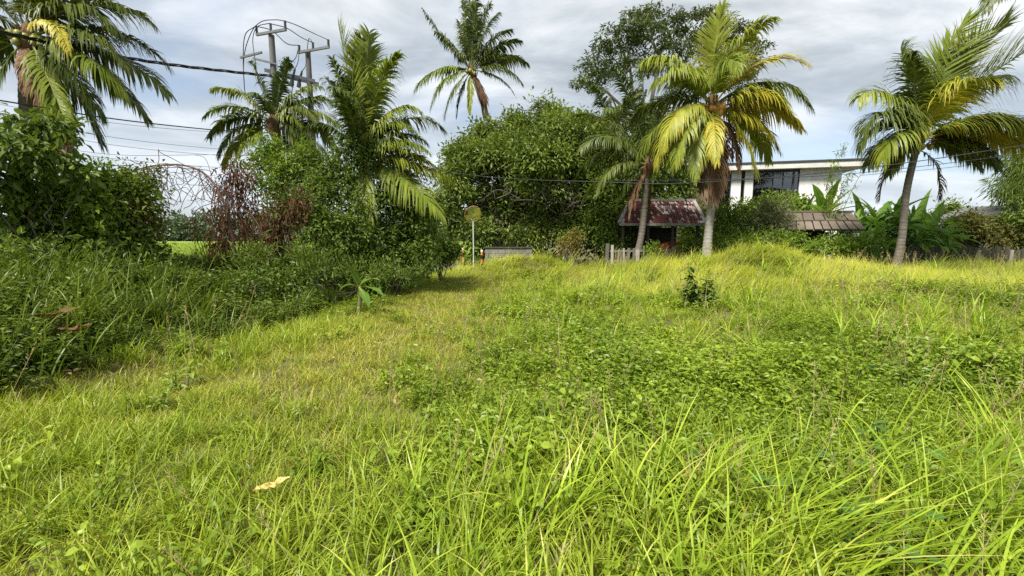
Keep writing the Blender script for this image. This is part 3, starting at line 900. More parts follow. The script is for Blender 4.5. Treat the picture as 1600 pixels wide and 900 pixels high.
# ------------------------------------------------------------------ palms
def frond(parent, base, d0, L, droop, kind='g', leaf_len=.75, leaf_droop=.55, wind=(0, 0, 0), nl=58, seed=0, name='frond', roll=0.0, lw=0.055):
    r = np.random.default_rng(seed)
    n = 14
    t = unit(d0); p = np.asarray(base, float).copy()
    wind = np.asarray(wind, float)
    side = np.cross(t, [0, 0, 1.])
    if np.linalg.norm(side) < .12:
        a = r.uniform(0, 6.28); side = np.array([math.cos(a), math.sin(a), 0])
    side = unit(side)
    P, T = [p.copy()], [t.copy()]
    for k in range(n):
        s = k / n
        t = unit(t + (np.array([0, 0, -1.]) * droop + wind) / n * (.35 + 1.3 * s))
        p = p + t * L / n
        P.append(p.copy()); T.append(t.copy())
    P, T = np.array(P), np.array(T)
    mb = MB()
    rr = np.interp(np.linspace(0, 1, n + 1), [0, .12, 1], [.05, .028, .006]) * (L / 3.5)
    mb.tube(P, rr, 5, .5, 1)
    s = np.concatenate([np.linspace(.13, .99, nl)] * 2) + r.normal(0, .004, 2 * nl)
    s = np.sort(s.reshape(2, -1), 1).ravel()
    s = np.clip(s, .1, 1)
    sg = np.repeat([1., -1.], nl)
    x = np.linspace(0, 1, n + 1)
    pos = np.stack([np.interp(s, x, P[:, q]) for q in range(3)], 1)
    tan = unit(np.stack([np.interp(s, x, T[:, q]) for q in range(3)], 1))
    sd = unit(side - tan * (tan @ side)[:, None])
    nr = np.cross(sd, tan)
    roll = roll + r.normal(0, .3)
    if roll:
        sd, nr = sd * math.cos(roll) + nr * math.sin(roll), nr * math.cos(roll) - sd * math.sin(roll)
    kn = r.normal(0, .17, (2, 9, 3)); kx = np.linspace(0, 1, 9)          # neighbouring leaflets cling together
    tang = np.vstack([np.stack([np.interp(s[h * nl:(h + 1) * nl], kx, kn[h, :, q]) for q in range(3)], 1) for h in (0, 1)])
    ang = np.interp(s, [.1, .5, 1], [.55, .75, 1.2])
    d = unit(sg[:, None] * sd * np.cos(ang)[:, None] + tan * np.sin(ang)[:, None] + nr * .30 + r.normal(0, .09, (2 * nl, 3)) + tang)
    ll = 1.12 * leaf_len * np.interp(s, [.1, .3, .6, .85, 1], [.55, 1, .95, .65, .38]) * r.uniform(.72, 1.12, 2 * nl) * np.where(r.random(2 * nl) < .09, .35, 1) * L / 3.5
    q = pos.copy(); V = []
    wd = unit(np.cross(d, nr))
    ldr = leaf_droop * r.uniform(.7, 1.35, 2 * nl)
    for k, wf in enumerate((.5, 1, .85, .5, .04)):
        V += [q - wd * (lw * wf * .5), q + wd * (lw * wf * .5)]
        d = unit(d + np.array([0, 0, -1.]) * (ldr * (.22 + .2 * k))[:, None] + wind * .18)
        q = q + d * (ll / 4)[:, None]
    V = np.stack(V, 1).reshape(-1, 3)
    b = np.arange(2 * nl)[:, None] * 10
    Fq = np.vstack([b + [2 * k, 2 * k + 1, 2 * k + 3, 2 * k + 2] for k in range(4)])
    base_r = r.uniform(.2, .8)
    tip = np.tile([0, 0, 0, 0, 0, 0, .12, .12, .35, .35], 2 * nl)
    mb.add(V, Fq, np.clip(np.repeat(base_r + r.normal(0, .16, 2 * nl), 10) + tip, 0, 1), 0)
    lm = {'g': 'palm_g', 'l': 'palm_l', 'y': 'palm_y', 'b': 'palm_b'}[kind]
    rm = {'g': 'rachis_g', 'l': 'rachis_g', 'y': 'rachis_y', 'b': 'rachis_b'}[kind]
    return mb.build(name, [M[lm], M[rm]], parent)


def palm(label, trunk_pts, radii, fronds, coconuts=0, coco='coco_y', trunk_mat='trunk', seed=0, leaf_len=1.0, wind=(0, 0, 0), group=None, fibre=True, lw=0.055, dead_hang=0, nl=100, cr=.17):
    tp = spline(trunk_pts, 10)
    base = tp[0].copy()
    t = thing('coconut_palm', label, 'palm tree', base, group)
    r = np.random.default_rng(seed)
    n = len(tp)
    fine = spline(tp, 4)
    k = np.arange(len(fine))
    rad = np.interp(np.linspace(0, 1, len(fine)), np.linspace(0, 1, len(radii)), radii) * (1 + .05 * (k % 3 == 0))
    m = MB(); m.tube(fine, rad, 12); m.build('trunk', M[trunk_mat], t, True)
    top = tp[-1]
    ax = unit(tp[-1] - tp[-3])
    if fibre:
        m = MB()
        m.tube([top - ax * .45, top - ax * .1, top + ax * .25, top + ax * .6], [radii[-1] * 1.15, radii[-1] * 1.7, radii[-1] * 1.3, .04], 10)
        for q in range(14):
            a = r.uniform(0, 6.28); h = np.array([math.cos(a), math.sin(a), 0])
            m.bar(top - ax * r.uniform(.1, .5) + h * radii[-1], top + h * r.uniform(.25, .5) + [0, 0, r.uniform(-.1, .45)], .06, .03)
        m.build('fibre_sheath', M['fibre'], t)
    for q, f in enumerate(fronds):
        th, tilt, L, droop, kd = f[:5]
        opt = f[5] if len(f) > 5 else {}
        a = math.radians(th)
        c = math.sqrt(max(1 - tilt * tilt, 0))
        d0 = np.array([math.cos(a) * c, -tilt, math.sin(a) * c])
        frond(t, top + ax * .1 + d0 * .12, d0, L, droop, kd, opt.get('ll', leaf_len), opt.get('ld', 1.15), opt.get('wind', wind), opt.get('nl', nl), seed * 100 + q,
              'dead_frond' if kd == 'b' else 'frond', opt.get('roll', 0), lw)
    for q in range(dead_hang):
        a = r.uniform(0, 6.28)
        d0 = np.array([math.cos(a) * .8, math.sin(a) * .8, -.25])
        frond(t, top - ax * .25, d0, r.uniform(1.9, 2.7), 4.2, 'b', leaf_len * .7, 1.2, (0, 0, 0), 34, seed * 100 + 60 + q, 'dead_frond', 0, lw)
    for q in range(coconuts):
        a = r.uniform(-2.9, .1) if q % 3 else r.uniform(0, 6.28)
        rad_ = r.uniform(.22, .42)
        c = top + np.array([math.cos(a) * rad_, math.sin(a) * rad_, r.uniform(-.28, .08)])
        m = MB(); m.ball(c, np.array([.115, .115, .14]) * (cr / .17) * r.uniform(.85, 1.1), 10, 7); m.build('coconut', M[coco], t, True)
    return t


def auto_fronds(n, L, seed, kinds='ggggl', up=(.1, 1.2), dr=(1.0, 1.9)):
    r = np.random.default_rng(seed); out = []
    for k in range(n):
        az = k * 2.399 + r.normal(0, .2)
        el = up[0] + (up[1] - up[0]) * (k + .5) / n
        x, y, z = math.cos(az) * math.cos(el), math.sin(az) * math.cos(el), math.sin(el)
        out.append((math.degrees(math.atan2(z, x)), -y, L * r.uniform(.85, 1.1), r.uniform(*dr) * (.6 + .5 * (1 - k / n)), r.choice(list(kinds))))
    return out


# yellow palm in front of the shed
top = at(1113, 172, 17.0)
bx = at(1104, 388, 17.0)
palm('coconut palm with yellow fronds and orange coconuts in front of the tiled shed',
     [(bx[0], 17.0, .2), (bx[0] + .05, 17.0, 2.0), (bx[0] + .15, 17, 4.0), top], [.20, .15, .13, .12],
     [(93, .0, 3.4, .15, 'l', {'ld': .1}), (80, .2, 3.3, 1.5, 'l'), (72, -.2, 3.5, 1.7, 'l'), (60, .3, 3.4, 1.9, 'y', {'ld': .5}),
      (42, .25, 3.7, 2.3, 'l'), (38, -.2, 3.9, 1.9, 'l'), (30, .45, 3.3, 2.5, 'y'), (8, .3, 3.2, 1.3, 'y'), (4, -.25, 3.4, 2.2, 'l'), (-12, .35, 2.9, 1.6, 'y'),
      (125, .1, 3.5, 1.8, 'l'), (138, .3, 3.3, 1.7, 'l'), (118, -.3, 3.6, 1.4, 'g'), (150, -.3, 3.2, 1.6, 'g'), (100, .55, 3.0, 2.5, 'l'),
      (172, .45, 3.3, 2.2, 'y'), (188, .35, 3.5, 1.9, 'y'), (200, .5, 3.2, 1.7, 'l'), (178, -.1, 3.4, 1.9, 'l'), (245, .75, 2.6, 1.6, 'y'),
      (-50, .7, 3.2, 2.2, 'y'), (228, .5, 3.0, 2.0, 'l'),
      (-95, .35, 3.4, 3, 'b', {'ld': 1.0}), (-110, .2, 3.0, 3, 'b', {'ld': 1.0}), (-75, .1, 2.8, 3, 'b', {'ld': 1.0})],
     16, 'coco_y', 'trunk_pale', 1, 1.05, (.25, 0, 0), dead_hang=6, lw=0.065)

# dark palm behind the yellow one
top = at(1012, 262, 20.0); bx = at(1000, 375, 20.0)
palm('dark green palm rising in front of the rusty tile roof', [(bx[0] - .3, 20.0, 0), (bx[0] + .05, 20, 1.6), top - [.05, 0, .9], top], [.19, .15, .15, .16],
     [(95, 0, 4.6, .4, 'g'), (108, .2, 4.4, 1.0, 'g'), (80, .2, 4.6, .9, 'g'), (120, -.2, 4.4, 1.3, 'g'), (65, -.2, 4.4, 1.4, 'g'), (135, .3, 4.0, 1.8, 'g'), (50, .3, 4.2, 1.8, 'g'),
      (150, .1, 3.8, 2.0, 'g'), (30, .2, 3.8, 2.0, 'g'), (165, .4, 3.4, 2.2, 'g'), (12, .4, 3.4, 2.2, 'g'), (95, .7, 3.4, 2.2, 'g'), (200, .4, 2.6, 2.2, 'g'), (-20, .4, 2.8, 2.2, 'g'), (175, -.3, 3.6, 1.8, 'l')],
     0, trunk_mat='trunk', seed=2, dead_hang=4, leaf_len=.8)

# small dark palm between round tree and yellow palm
top = at(958, 208, 25.0)
palm('small dark palm crown squeezed between round tree and tall feathery tree', [(top[0], 25, 0), (top[0] + .1, 25, 3.5), top], [.2, .16, .14],
     auto_fronds(13, 2.8, 21, 'ggg', (-.2, 1.2)), seed=3, dead_hang=3)

# palm at the right
top = at(1434, 222, 16.5); bx = at(1402, 392, 16.5)
palm('windswept green coconut palm leaning at right above the board fence', [(bx[0], 16.5, .15), (bx[0] + .12, 16.5, 1.6), (top[0] - .22, 16.5, 3.3), top], [.16, .125, .115, .11],
     [(88, .1, 4.0, .5, 'l', {'ld': .15}), (76, .2, 4.1, .5, 'l', {'ld': .12}), (66, .0, 4.6, .35, 'g', {'ld': .12}), (57, .25, 4.6, .5, 'l', {'ld': .2}), (50, -.2, 4.8, .7, 'g'), (98, -.2, 3.8, .9, 'l'),
      (112, .2, 3.4, 1.7, 'g'), (125, .1, 3.5, 2.0, 'l'), (138, .2, 3.3, 2.1, 'g'), (150, .25, 3.4, 1.9, 'g'), (160, .4, 3.0, 2.0, 'l'), (172, .2, 2.6, 1.6, 'g'),
      (30, .2, 3.8, 1.3, 'l'), (24, .0, 4.2, 1.1, 'g'), (15, .35, 3.0, 1.2, 'y'), (5, .2, 2.8, 1.5, 'g'), (40, .45, 3.2, 1.8, 'l'), (195, .3, 2.0, 1.5, 'g'), (-8, .3, 2.2, 1.4, 'g'), (100, .6, 3, 1.6, 'y')],
     3, 'coco_g', 'trunk', 4, 1.3, (.35, 0, .05), dead_hang=2, lw=0.060)

# far tall palm in the middle of the sky
top = at(737, 112, 31); bx = at(766, 200, 31)
palm('tall slender palm standing alone in the sky above the round tree', [(bx[0] + 1.2, 31, 0), (bx[0] + .6, 31, 6.0), (bx[0], 31, 9.3), (bx[0] - .75, 31, 11.4), top], [.22, .18, .16, .15, .14],
     [(92, 0, 4.2, .1, 'g', {'ld': .3}), (86, .2, 4.4, .3, 'g'), (97, .2, 4.2, .3, 'g'), (78, 0, 4.3, .6, 'g'), (70, .2, 3.8, .8, 'g'), (104, -.1, 3.4, .6, 'g'), (135, .1, 4.8, -.2, 'g', {'ll': .55}), (125, .1, 3.2, .8, 'g'),
      (60, 0, 3.8, 1.0, 'g'), (45, .1, 3.8, .9, 'g'), (30, .1, 4.0, 1.2, 'g'), (15, .2, 3.9, 1.6, 'g'), (-5, .1, 3.6, 1.4, 'g', {'ll': .5}), (170, .2, 4.4, 1.6, 'l'), (190, .3, 4.2, 2.2, 'l'), (160, -.2, 2.6, 1.0, 'g'),
      (225, .4, 4.0, 1.5, 'l'), (-95, .3, 3.0, 1.5, 'l', {'ll': .6}), (240, .1, 3.2, 1.5, 'g'), (-70, .2, 3.4, 1.5, 'b'), (-60, .2, 3.0, 1.5, 'b')],
     5, 'coco_g', 'trunk_pale', 5, .95, (.1, 0, 0), lw=0.091, nl=76)

# big palm at the upper left
top = at(44, 62, 15.0); bx = at(82, 300, 15.0)
palm('big dark coconut palm at the upper left corner behind leafy bushes', [(bx[0] + .1, 15.0, .3), (bx[0] - .05, 15.0, 3.0), (bx[0] - .5, 15.0, 5.6), top], [.26, .22, .2, .19],
     [(100, .1, 3.78, .6, 'g'), (80, .1, 3.96, .9, 'g'), (66, .0, 3.96, 1.2, 'g'), (54, .2, 3.96, 1.6, 'g'), (42, -.1, 4.14, 1.6, 'g'), (30, .2, 4.14, 1.6, 'g'), (20, -.1, 4.41, 1.4, 'g'), (9, .2, 4.23, 1.3, 'g'), (0, -.1, 4.50, 1.1, 'g'), (-9, .2, 4.23, 1.1, 'l'),
      (-19, -.1, 4.14, 1.0, 'g'), (-30, .2, 3.78, 1.0, 'g'), (-42, .1, 3.60, 1.0, 'g'), (-55, .25, 3.60, 1.0, 'l'), (-66, .1, 3.60, 1.0, 'g'), (25, .4, 3.06, 2.2, 'y', {'ll': .6}), (120, .2, 3.60, 1.2, 'g'), (140, 0, 3.60, 1.4, 'g'), (165, .2, 3.42, 1.4, 'g'), (190, .2, 3.42, 1.3, 'g'), (215, .3, 3.24, 1.0, 'g'), (240, .3, 3.06, 1.0, 'g'),
      (-72, .1, 3.96, 1.2, 'b'), (-60, .2, 3.96, 1.3, 'b'), (-80, .0, 3.78, 1.3, 'b'), (-50, -.1, 3.78, 1.3, 'g')],
     9, 'coco_g', 'trunk', 6, .95, (.08, 0, 0), dead_hang=1, lw=0.065, nl=100)

# pale thin palm behind the poles
top = at(428, 196, 18.6)
palm('grey green palm at the foot of the utility poles with drooping fronds', [(top[0] + .3, 18.6, 0), (top[0] + .2, 18.6, 3), top], [.2, .17, .15],
     [(100, .1, 2.3, .8, 'g'), (75, .1, 2.5, 1.0, 'g'), (125, .1, 2.6, 1.5, 'l'), (145, .1, 2.8, 1.5, 'l'), (160, .2, 2.7, 1.8, 'g'), (175, .1, 2.8, 2.0, 'g'), (195, .1, 2.8, 1.6, 'l'), (55, .1, 2.7, 1.4, 'g'), (40, .1, 3.0, 1.3, 'g'), (25, .2, 3.2, 1.4, 'g'),
      (10, .1, 3.0, 1.6, 'g'), (-12, .2, 3.2, 1.2, 'g'), (-28, .1, 3.2, 1.0, 'l'), (212, .2, 2.5, 1.2, 'l'), (90, .6, 2.0, 2, 'g'), (15, .5, 2.5, 1.8, 'l'), (-5, .4, 2.6, 1.4, 'g'), (33, .35, 2.7, 1.7, 'g')],
     0, seed=7, lw=0.065, nl=74, leaf_len=.95)

# vine covered palm in the hedge
top = at(566, 246, 11.8)
palm('vine wrapped young palm with upright crown in the middle of the hedge', [(top[0] + .2, 11.8, .4), (top[0] + .1, 11.8, 2.2), top], [.22, .2, .18],
     [(96, .1, 3.02, .15, 'l', {'ld': .15}), (88, .0, 2.77, .3, 'g', {'ld': .3}), (82, .15, 2.77, .5, 'l', {'ld': .3}), (76, -.1, 2.69, .8, 'g'), (100, .2, 2.18, .4, 'g'), (72, .2, 2.60, 1.2, 'l'), (108, -.1, 2.18, .9, 'g'),
      (62, .1, 2.10, 1.9, 'l'), (52, .2, 1.87, 2.0, 'l'), (55, -.2, 2.52, 1.8, 'g'), (35, .15, 1.87, 1.4, 'g'), (22, .25, 1.95, 1.1, 'l'), (5, .2, 2.10, .8, 'l', {'ld': .7}), (-10, .15, 2.49, .3, 'l'), (-28, .2, 2.75, .5, 'l', {'ld': .8}), (92, .5, 2.02, 1.5, 'g'),
      (250, .4, 1.85, 1.0, 'l'), (-75, .5, 2.2, .8, 'l'), (130, .2, 1.51, 1.5, 'g'), (84, .1, 2.44, .9, 'g')],
     0, seed=8, dead_hang=0, lw=0.047, nl=84, fibre=False)

# frond tip entering at the upper right
top = at(1690, -70, 13)
palm('palm beyond the right edge whose frond tip hangs into the top corner', [(top[0] + .4, 13, 0), (top[0] + .2, 13, 4), top], [.2, .17, .15],
     [(175, .0, 3.0, 1.9, 'g'), (90, 0, 3, .5, 'g'), (40, .2, 3, 1.2, 'g'), (0, 0, 3, 1.5, 'g'), (20, -.5, 3, 1.5, 'g'), (140, -.5, 2.0, 1.0, 'g')], seed=9)


# ------------------------------------------------------------------ trees and shrubs
def lobes_from(px):
    """(px, py, Y, rx, ry, rz) -> centre and radii"""
    return [(at(a, b, Y), np.array([rx, ry, rz])) for a, b, Y, rx, ry, rz in px]


def noise3(P, s, o):
    return (vnoise(P[:, 0], P[:, 1], s, o) + vnoise(P[:, 1], P[:, 2], s, o + 1) + vnoise(P[:, 0], P[:, 2], s, o + 2)) / 3


def crown_pts(lobes, n, r, shell=.72, jitter=.22, flat=None, carve=.40):
    w = np.array([rr[0] * rr[2] + rr[0] * rr[1] for _, rr in lobes]); w /= w.sum()
    k = r.choice(len(lobes), n, p=w)
    C = np.array([c for c, _ in lobes])[k]; R = np.array([q for _, q in lobes])[k]
    d = unit(r.normal(size=(n, 3)))
    if flat is not None:
        d[:, 2] = np.abs(d[:, 2]) * flat[0] + flat[1]
    rad = shell + (1 - shell) * r.random(n) ** .6 + r.normal(0, jitter * .3, n)
    rad = np.where(r.random(n) < .16, r.random(n) * .7 + .1, rad)
    P = C + d * R * rad[:, None]
    sc = 1.3 / np.mean([q[0] for _, q in lobes])
    nz = noise3(P, sc, 5)
    P = C + d * R * (rad * (.72 + .56 * nz))[:, None]
    keep = noise3(P, sc * 1.7, 9) > carve
    return P[keep], unit(d / R)[keep], k[keep]


def foliage(P, O, r, per, rc, L, W, droop=.15, rnd_c=None, six=False, up=.6, out=.5, zmin=.05, fold=.25, hang=1.0):
    n = len(P)
    c = np.repeat(P, per, 0); o = np.repeat(O, per, 0)
    q = r.normal(size=(n * per, 3)) * rc * np.array([1 / hang ** .5, 1 / hang ** .5, hang])
    pos = c + q
    D = unit(o * out + r.normal(0, .6, (n * per, 3)) + q / rc * .35 + np.array([0, 0, -droop]))
    N = unit(np.array([0, 0, up]) + o * .45 + r.normal(0, .38, (n * per, 3)))
    base = r.random(n) if rnd_c is None else rnd_c
    rn = np.clip(np.repeat(base, per) * .55 + r.random(n * per) * .45, 0, 1)
    s = r.uniform(.45, 1.3, n * per)
    keep = pos[:, 2] > zmin
    b = MB()
    b.leaves(pos[keep], D[keep], N[keep], (L * s)[keep], (W * s)[keep], rn[keep], fold=fold, six=six)
    return b


def stems(mb, base, targets, r, r0=.05, wob=.15):
    for T_ in targets:
        n = 6
        f = np.linspace(0, 1, n)[:, None]
        P = np.asarray(base) * (1 - f) + np.asarray(T_) * f
        P[1:-1] += r.normal(0, wob, (n - 2, 3))
        P[:, 2] += .18 * np.sin(f[:, 0] * math.pi) * np.linalg.norm(np.asarray(T_) - base) * .3
        mb.tube(P, np.linspace(r0, r0 * .25, n), 5)


def break_up(lb, r, n=6, f=.50):
    """replace each lobe by a few smaller ones spread through it"""
    out = []
    for c, q in lb:
        for d in unit(r.normal(size=(n, 3))):
            out.append((c + d * q * r.uniform(.35, .85), q * r.uniform(f * .6, f * 1.25)))
    return out


def shrub(name, label, cat, lobes, nclump, per, rc, L, W, mat, seed, stem_mat='bark', group=None, droop=.15, six=False, base=None, nst=9, shell=.7, r0=.045, up=.6, fold=.25, part='foliage', flat=None, carve=.40, sprigs=None, hang=1.0):
    r = np.random.default_rng(seed)
    lb = lobes_from(lobes)
    c0 = np.mean([c for c, _ in lb], 0)
    zg = float(hgt(c0[0], c0[1]))
    if base is None:
        base = np.array([c0[0], c0[1], zg - .05])
    t = thing(name, label, cat, base, group)
    lb = break_up(lb, r)
    P, O, k = crown_pts(lb, int(nclump * 1.3), r, shell, flat=flat, carve=carve)
    tint = np.clip(noise3(P, .9 / np.mean([q[0] for _, q in lb]), 3) * 1.1 - .3 + r.random(len(P)) * .55, 0, 1)
    b = foliage(P, O, r, per, rc, L, W, droop, tint, six=six, up=up, zmin=zg - .1, fold=fold, hang=hang)
    m = MB()
    tg = P[r.choice(len(P), min(nst, len(P)), replace=False)]
    stems(m, base, tg, r, r0, .08)
    ns = len(P) // 9 if sprigs is None else sprigs           # shoots that stand out of the outline
    size = np.mean([q[0] for _, q in lb])
    for q in r.choice(len(P), min(ns, len(P)), replace=False):
        d = unit(O[q] + r.normal(0, .45, 3) + np.array([0, 0, .55 - droop]))
        ln = size * r.uniform(.4, 1.3)
        S = np.array([P[q], P[q] + d * ln * .5, P[q] + d * ln + [0, 0, -.12 * ln]])
        m.tube(S, [r0 * .16, r0 * .12, r0 * .06], 3, cap=False)
        nl = 12
        f = r.uniform(.1, 1, nl)[:, None]
        pp = S[0] * (1 - f) + S[2] * f
        D = unit(d * .5 + r.normal(0, .6, (nl, 3)) + [0, 0, -droop])
        sz = r.uniform(.6, 1.1, nl)
        if pp[:, 2].min() > zg:
            b.leaves(pp, D, np.array([0, 0, 1.]) + r.normal(0, .35, (nl, 3)), L * sz, W * sz, np.clip(tint[q] * .5 + r.random(nl) * .5, 0, 1), fold=fold, six=six)
    b.build(part, M[mat], t)
    m.build('stem', M[stem_mat], t, True)
    return t


# the big round tree in the middle
def round_tree():
    r = np.random.default_rng(31)
    L = lobes_from([(785, 232, 24, 2.6, 2.4, 1.7), (850, 216, 24, 2.6, 2.4, 1.7), (742, 262, 23.6, 1.9, 2, 1.5), (900, 235, 23.8, 2.4, 2.2, 1.6), (720, 300, 23.4, 1.4, 1.8, 1.6), (830, 265, 22.6, 3.0, 1.8, 1.6),
                    (925, 290, 23.4, 1.6, 1.6, 1.6), (700, 330, 23.2, 1.1, 1.3, 1.1), (770, 320, 23.4, 1.8, 1.6, 1.2), (955, 310, 23.4, 1.0, 1.4, 1.6), (860, 335, 23.8, 1.8, 1.4, 1.0), (855, 185, 24, .8, 1, .9), (715, 345, 22.6, .9, 1, .8), (905, 345, 22.6, 1.0, 1, .8), (945, 345, 22.4, .9, .9, .8), (960, 265, 23.6, 1.3, 1.3, 1.3), (935, 250, 23.8, 1.4, 1.3, 1.2), (765, 205, 24, .9, .9, .7), (760, 362, 22.8, 1.3, 1, .7), (830, 365, 23, 1.4, 1, .6), (890, 362, 22.6, 1.2, 1, .7), (840, 166, 24, .45, .5, .4), (872, 172, 24, .5, .5, .45), (798, 184, 24, .5, .5, .45), (905, 196, 24, .6, .6, .5), (722, 240, 23.4, .6, .6, .5), (815, 200, 24, 1.0, 1, .9)])
    base = np.array([at(800, 380, 23.8)[0], 23.8, 0])
    t = thing('broadleaf_tree', 'big round dense green tree in the centre behind the traffic mirror', 'tree', base)
    m = MB()
    for dx, top in ((0, L[0][0]), (.6, L[3][0]), (-.5, L[2][0])):
        P = spline([base + [dx, 0, 0], base + [dx * 1.5, 0, 1.8], (base + [dx, 0, 1.8]) * .4 + top * .6, top], 5)
        m.tube(P, np.linspace(.26, .08, len(P)), 8)
    m.build('trunk', M['bark'], t, True)
    LL = break_up(L, r, 9, .42)
    P, O, k = crown_pts(LL, 5600, r, .6, .3, carve=.38)
    m = MB()
    for c, rr in L:
        stems(m, base + [0, 0, 2.2], [c], r, .1, .2)
        stems(m, c, c + unit(r.normal(size=(7, 3))) * rr * .85, r, .04, .1)
    m.build('limb', M['bark'], t, True)
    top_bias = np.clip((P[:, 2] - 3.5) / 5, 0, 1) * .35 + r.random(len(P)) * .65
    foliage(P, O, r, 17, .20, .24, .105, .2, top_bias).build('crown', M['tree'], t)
    # bare twigs showing at the front of the crown
    m = MB()
    for (px, py, n) in ((850, 308, 5), (795, 305, 3), (905, 318, 5), (880, 330, 4)):
        c = at(px, py, 21.4)
        for q in range(n):
            e = c + np.array([r.normal(0, .9), r.uniform(-.3, .2), r.uniform(-.15, .75)])
            Pn = spline([c + [r.normal(0, .3), .6, -.1], (c + e) / 2 + r.normal(0, .12, 3), e], 4)
            m.tube(Pn, np.linspace(.028, .008, len(Pn)), 5)
            for z in range(4):
                s = Pn[r.integers(3, len(Pn))]
                e2 = s + r.normal(0, .28, 3) + [0, -.05, .1]
                m.tube([s, (s + e2) / 2 + r.normal(0, .04, 3), e2], [.012, .009, .005], 4)
    m.build('bare_twigs', M['twig'], t, True)


round_tree()


def tall_tree():
    r = np.random.default_rng(41)
    Yt = 33
    base = np.array([at(1035, 380, Yt)[0], Yt, 0])
    t = thing('tall_tree', 'tall airy tree with flat feathery canopy behind the yellow palm', 'tree', base)
    fork = at(1005, 205, Yt)
    m = MB()
    P = spline([base, base + [-.3, 0, 5], fork], 6); m.tube(P, np.linspace(.4, .24, len(P)), 9)
    m.build('trunk', M['greybark'], t, True)
    spots = [(930, 130, .9), (925, 100, 1.2), (950, 75, 1.4), (965, 45, 1.4), (1000, 25, 1.3), (1015, 15, 1.0), (1040, 40, 1.6), (1070, 22, 1.4), (1100, 20, 1.5), (1130, 28, 1.5), (1155, 45, 1.4), (1175, 70, 1.2),
             (985, 70, 1.4), (1010, 55, 1.6), (975, 100, 1.2), (1045, 70, 1.6), (1080, 55, 1.7), (1115, 60, 1.7), (1150, 85, 1.5), (1165, 105, 1.2), (1030, 95, 1.2), (915, 125, .8), (945, 112, 1.0), (1120, 100, 1.2), (960, 180, .9), (975, 192, 1.0), (945, 195, .8),
             (1150, 118, 1.0), (1000, 40, 1.2)]
    m = MB(); CP_, CO, TN = [], [], []
    hubs = [at(985, 110, Yt), at(1030, 90, Yt), at(1090, 90, Yt), at(1010, 140, Yt), at(955, 150, Yt)]
    for h in hubs:
        Pn = spline([fork - [0, 0, .3], (fork * .55 + h * .45) + r.normal(0, .2, 3), h], 6); m.tube(Pn, np.linspace(.2, .09, len(Pn)), 6)
    for (px, py, s) in spots:
        c = at(px, py, Yt + r.uniform(-2.2, 2.2))
        h = hubs[int(np.argmin([np.linalg.norm((c - q) * [1, .3, 1]) for q in hubs]))]
        Pn = spline([h, (h + c) / 2 + r.normal(0, .25, 3) - [0, 0, .15], c - [0, 0, .25]], 5); m.tube(Pn, np.linspace(.08, .03, len(Pn)), 5)
        n = int(8 * s) + 2
        a = r.uniform(0, 6.28, n); rad = np.sqrt(r.random(n)) * s * 1.0
        q = c + np.stack([np.cos(a) * rad, np.sin(a) * rad * 1.3, r.normal(0, .20, n) - rad * .22], 1)
        for z in range(n):
            m.tube([c - [0, 0, .25], (c + q[z]) / 2 + [0, 0, .05], q[z]], [.022, .014, .007], 4, cap=False)
            k_ = 50
            aa = r.uniform(0, 6.28, k_); rr_ = np.sqrt(r.random(k_)) * r.uniform(.34, .62)
            CP_.append(q[z] + np.stack([np.cos(aa) * rr_, np.sin(aa) * rr_, r.normal(0, .06, k_) - rr_ * .25], 1))
            CO.append(np.stack([np.cos(aa), np.sin(aa), np.full(k_, -.1)], 1))
            TN.append(np.full(k_, r.random()))
    m.build('limb', M['greybark'], t, True)
    P, O = np.vstack(CP_), np.vstack(CO)
    foliage(P, O, r, 1, .03, .30, .095, .15, np.concatenate(TN), up=1.6, out=.8).build('crown', M['tall'], t)


tall_tree()

# background shrubs and trees from left to right behind the lot
shrub('leafy_tree', 'dark leafy tree right of the round tree beside the tiled shed', 'tree', [(950, 300, 22.6, 1.2, 1.2, 1.6), (940, 350, 22, 1.2, 1, 1.2), (965, 370, 21.4, .9, .8, .8), (985, 270, 23, 1.2, 1.2, 1.5)], 520, 16, .22, .2, .1, 'hedge', 51, base=np.array([at(955, 380, 22)[0], 22.3, 0]))
shrub('shaded_tree', 'tree in deep shade behind the round tree and block wall', 'tree', [(760, 345, 26.5, 3, 1.5, 2.2), (860, 350, 26.5, 3.2, 1.5, 2.2), (940, 340, 26, 3, 1.5, 2.6), (1000, 330, 26.5, 2, 1.5, 3)], 800, 14, .3, .34, .16, 'hedge', 52, sprigs=0, base=np.array([at(850, 370, 26.5)[0], 26.5, 0]))
shrub('dark_tree', 'dense dark tree joining the round tree to the tall feathery tree', 'tree', [(975, 235, 27, 1.6, 1.4, 1.7), (1015, 215, 27.4, 1.7, 1.4, 1.7), (1055, 235, 27.4, 1.6, 1.4, 1.9), (1010, 280, 26.8, 2.0, 1.4, 1.6), (960, 285, 26.8, 1.5, 1.3, 1.5), (1065, 285, 27, 1.2, 1.2, 1.4)], 900, 15, .26, .28, .12, 'hedge', 66, base=np.array([at(1010, 370, 27)[0], 27, 0]), carve=.38)
shrub('flowering_shrub', 'small shrub with orange flowers at the end of the block wall', 'shrub', [(897, 380, 19.8, .42, .4, .55), (885, 378, 20, .4, .4, .5)], 110, 14, .1, .11, .05, 'orangeleaf', 53)
shrub('pale_flowered_shrub', 'olive shrub with pale flower heads left of the slab roofed hut', 'shrub', [(1195, 338, 19.2, .95, .8, .9), (1180, 360, 18.9, .9, .8, .7), (1215, 355, 19, .7, .7, .7)], 260, 16, .15, .15, .055, 'olive', 54)
shrub('green_shrub', 'bright green shrub under the white house window', 'shrub', [(1205, 328, 23.4, 1.5, 1, .8), (1160, 345, 23, 1.3, 1, .8), (1240, 330, 23.5, .9, .9, .7)], 420, 14, .2, .2, .11, 'hedge_l', 55)
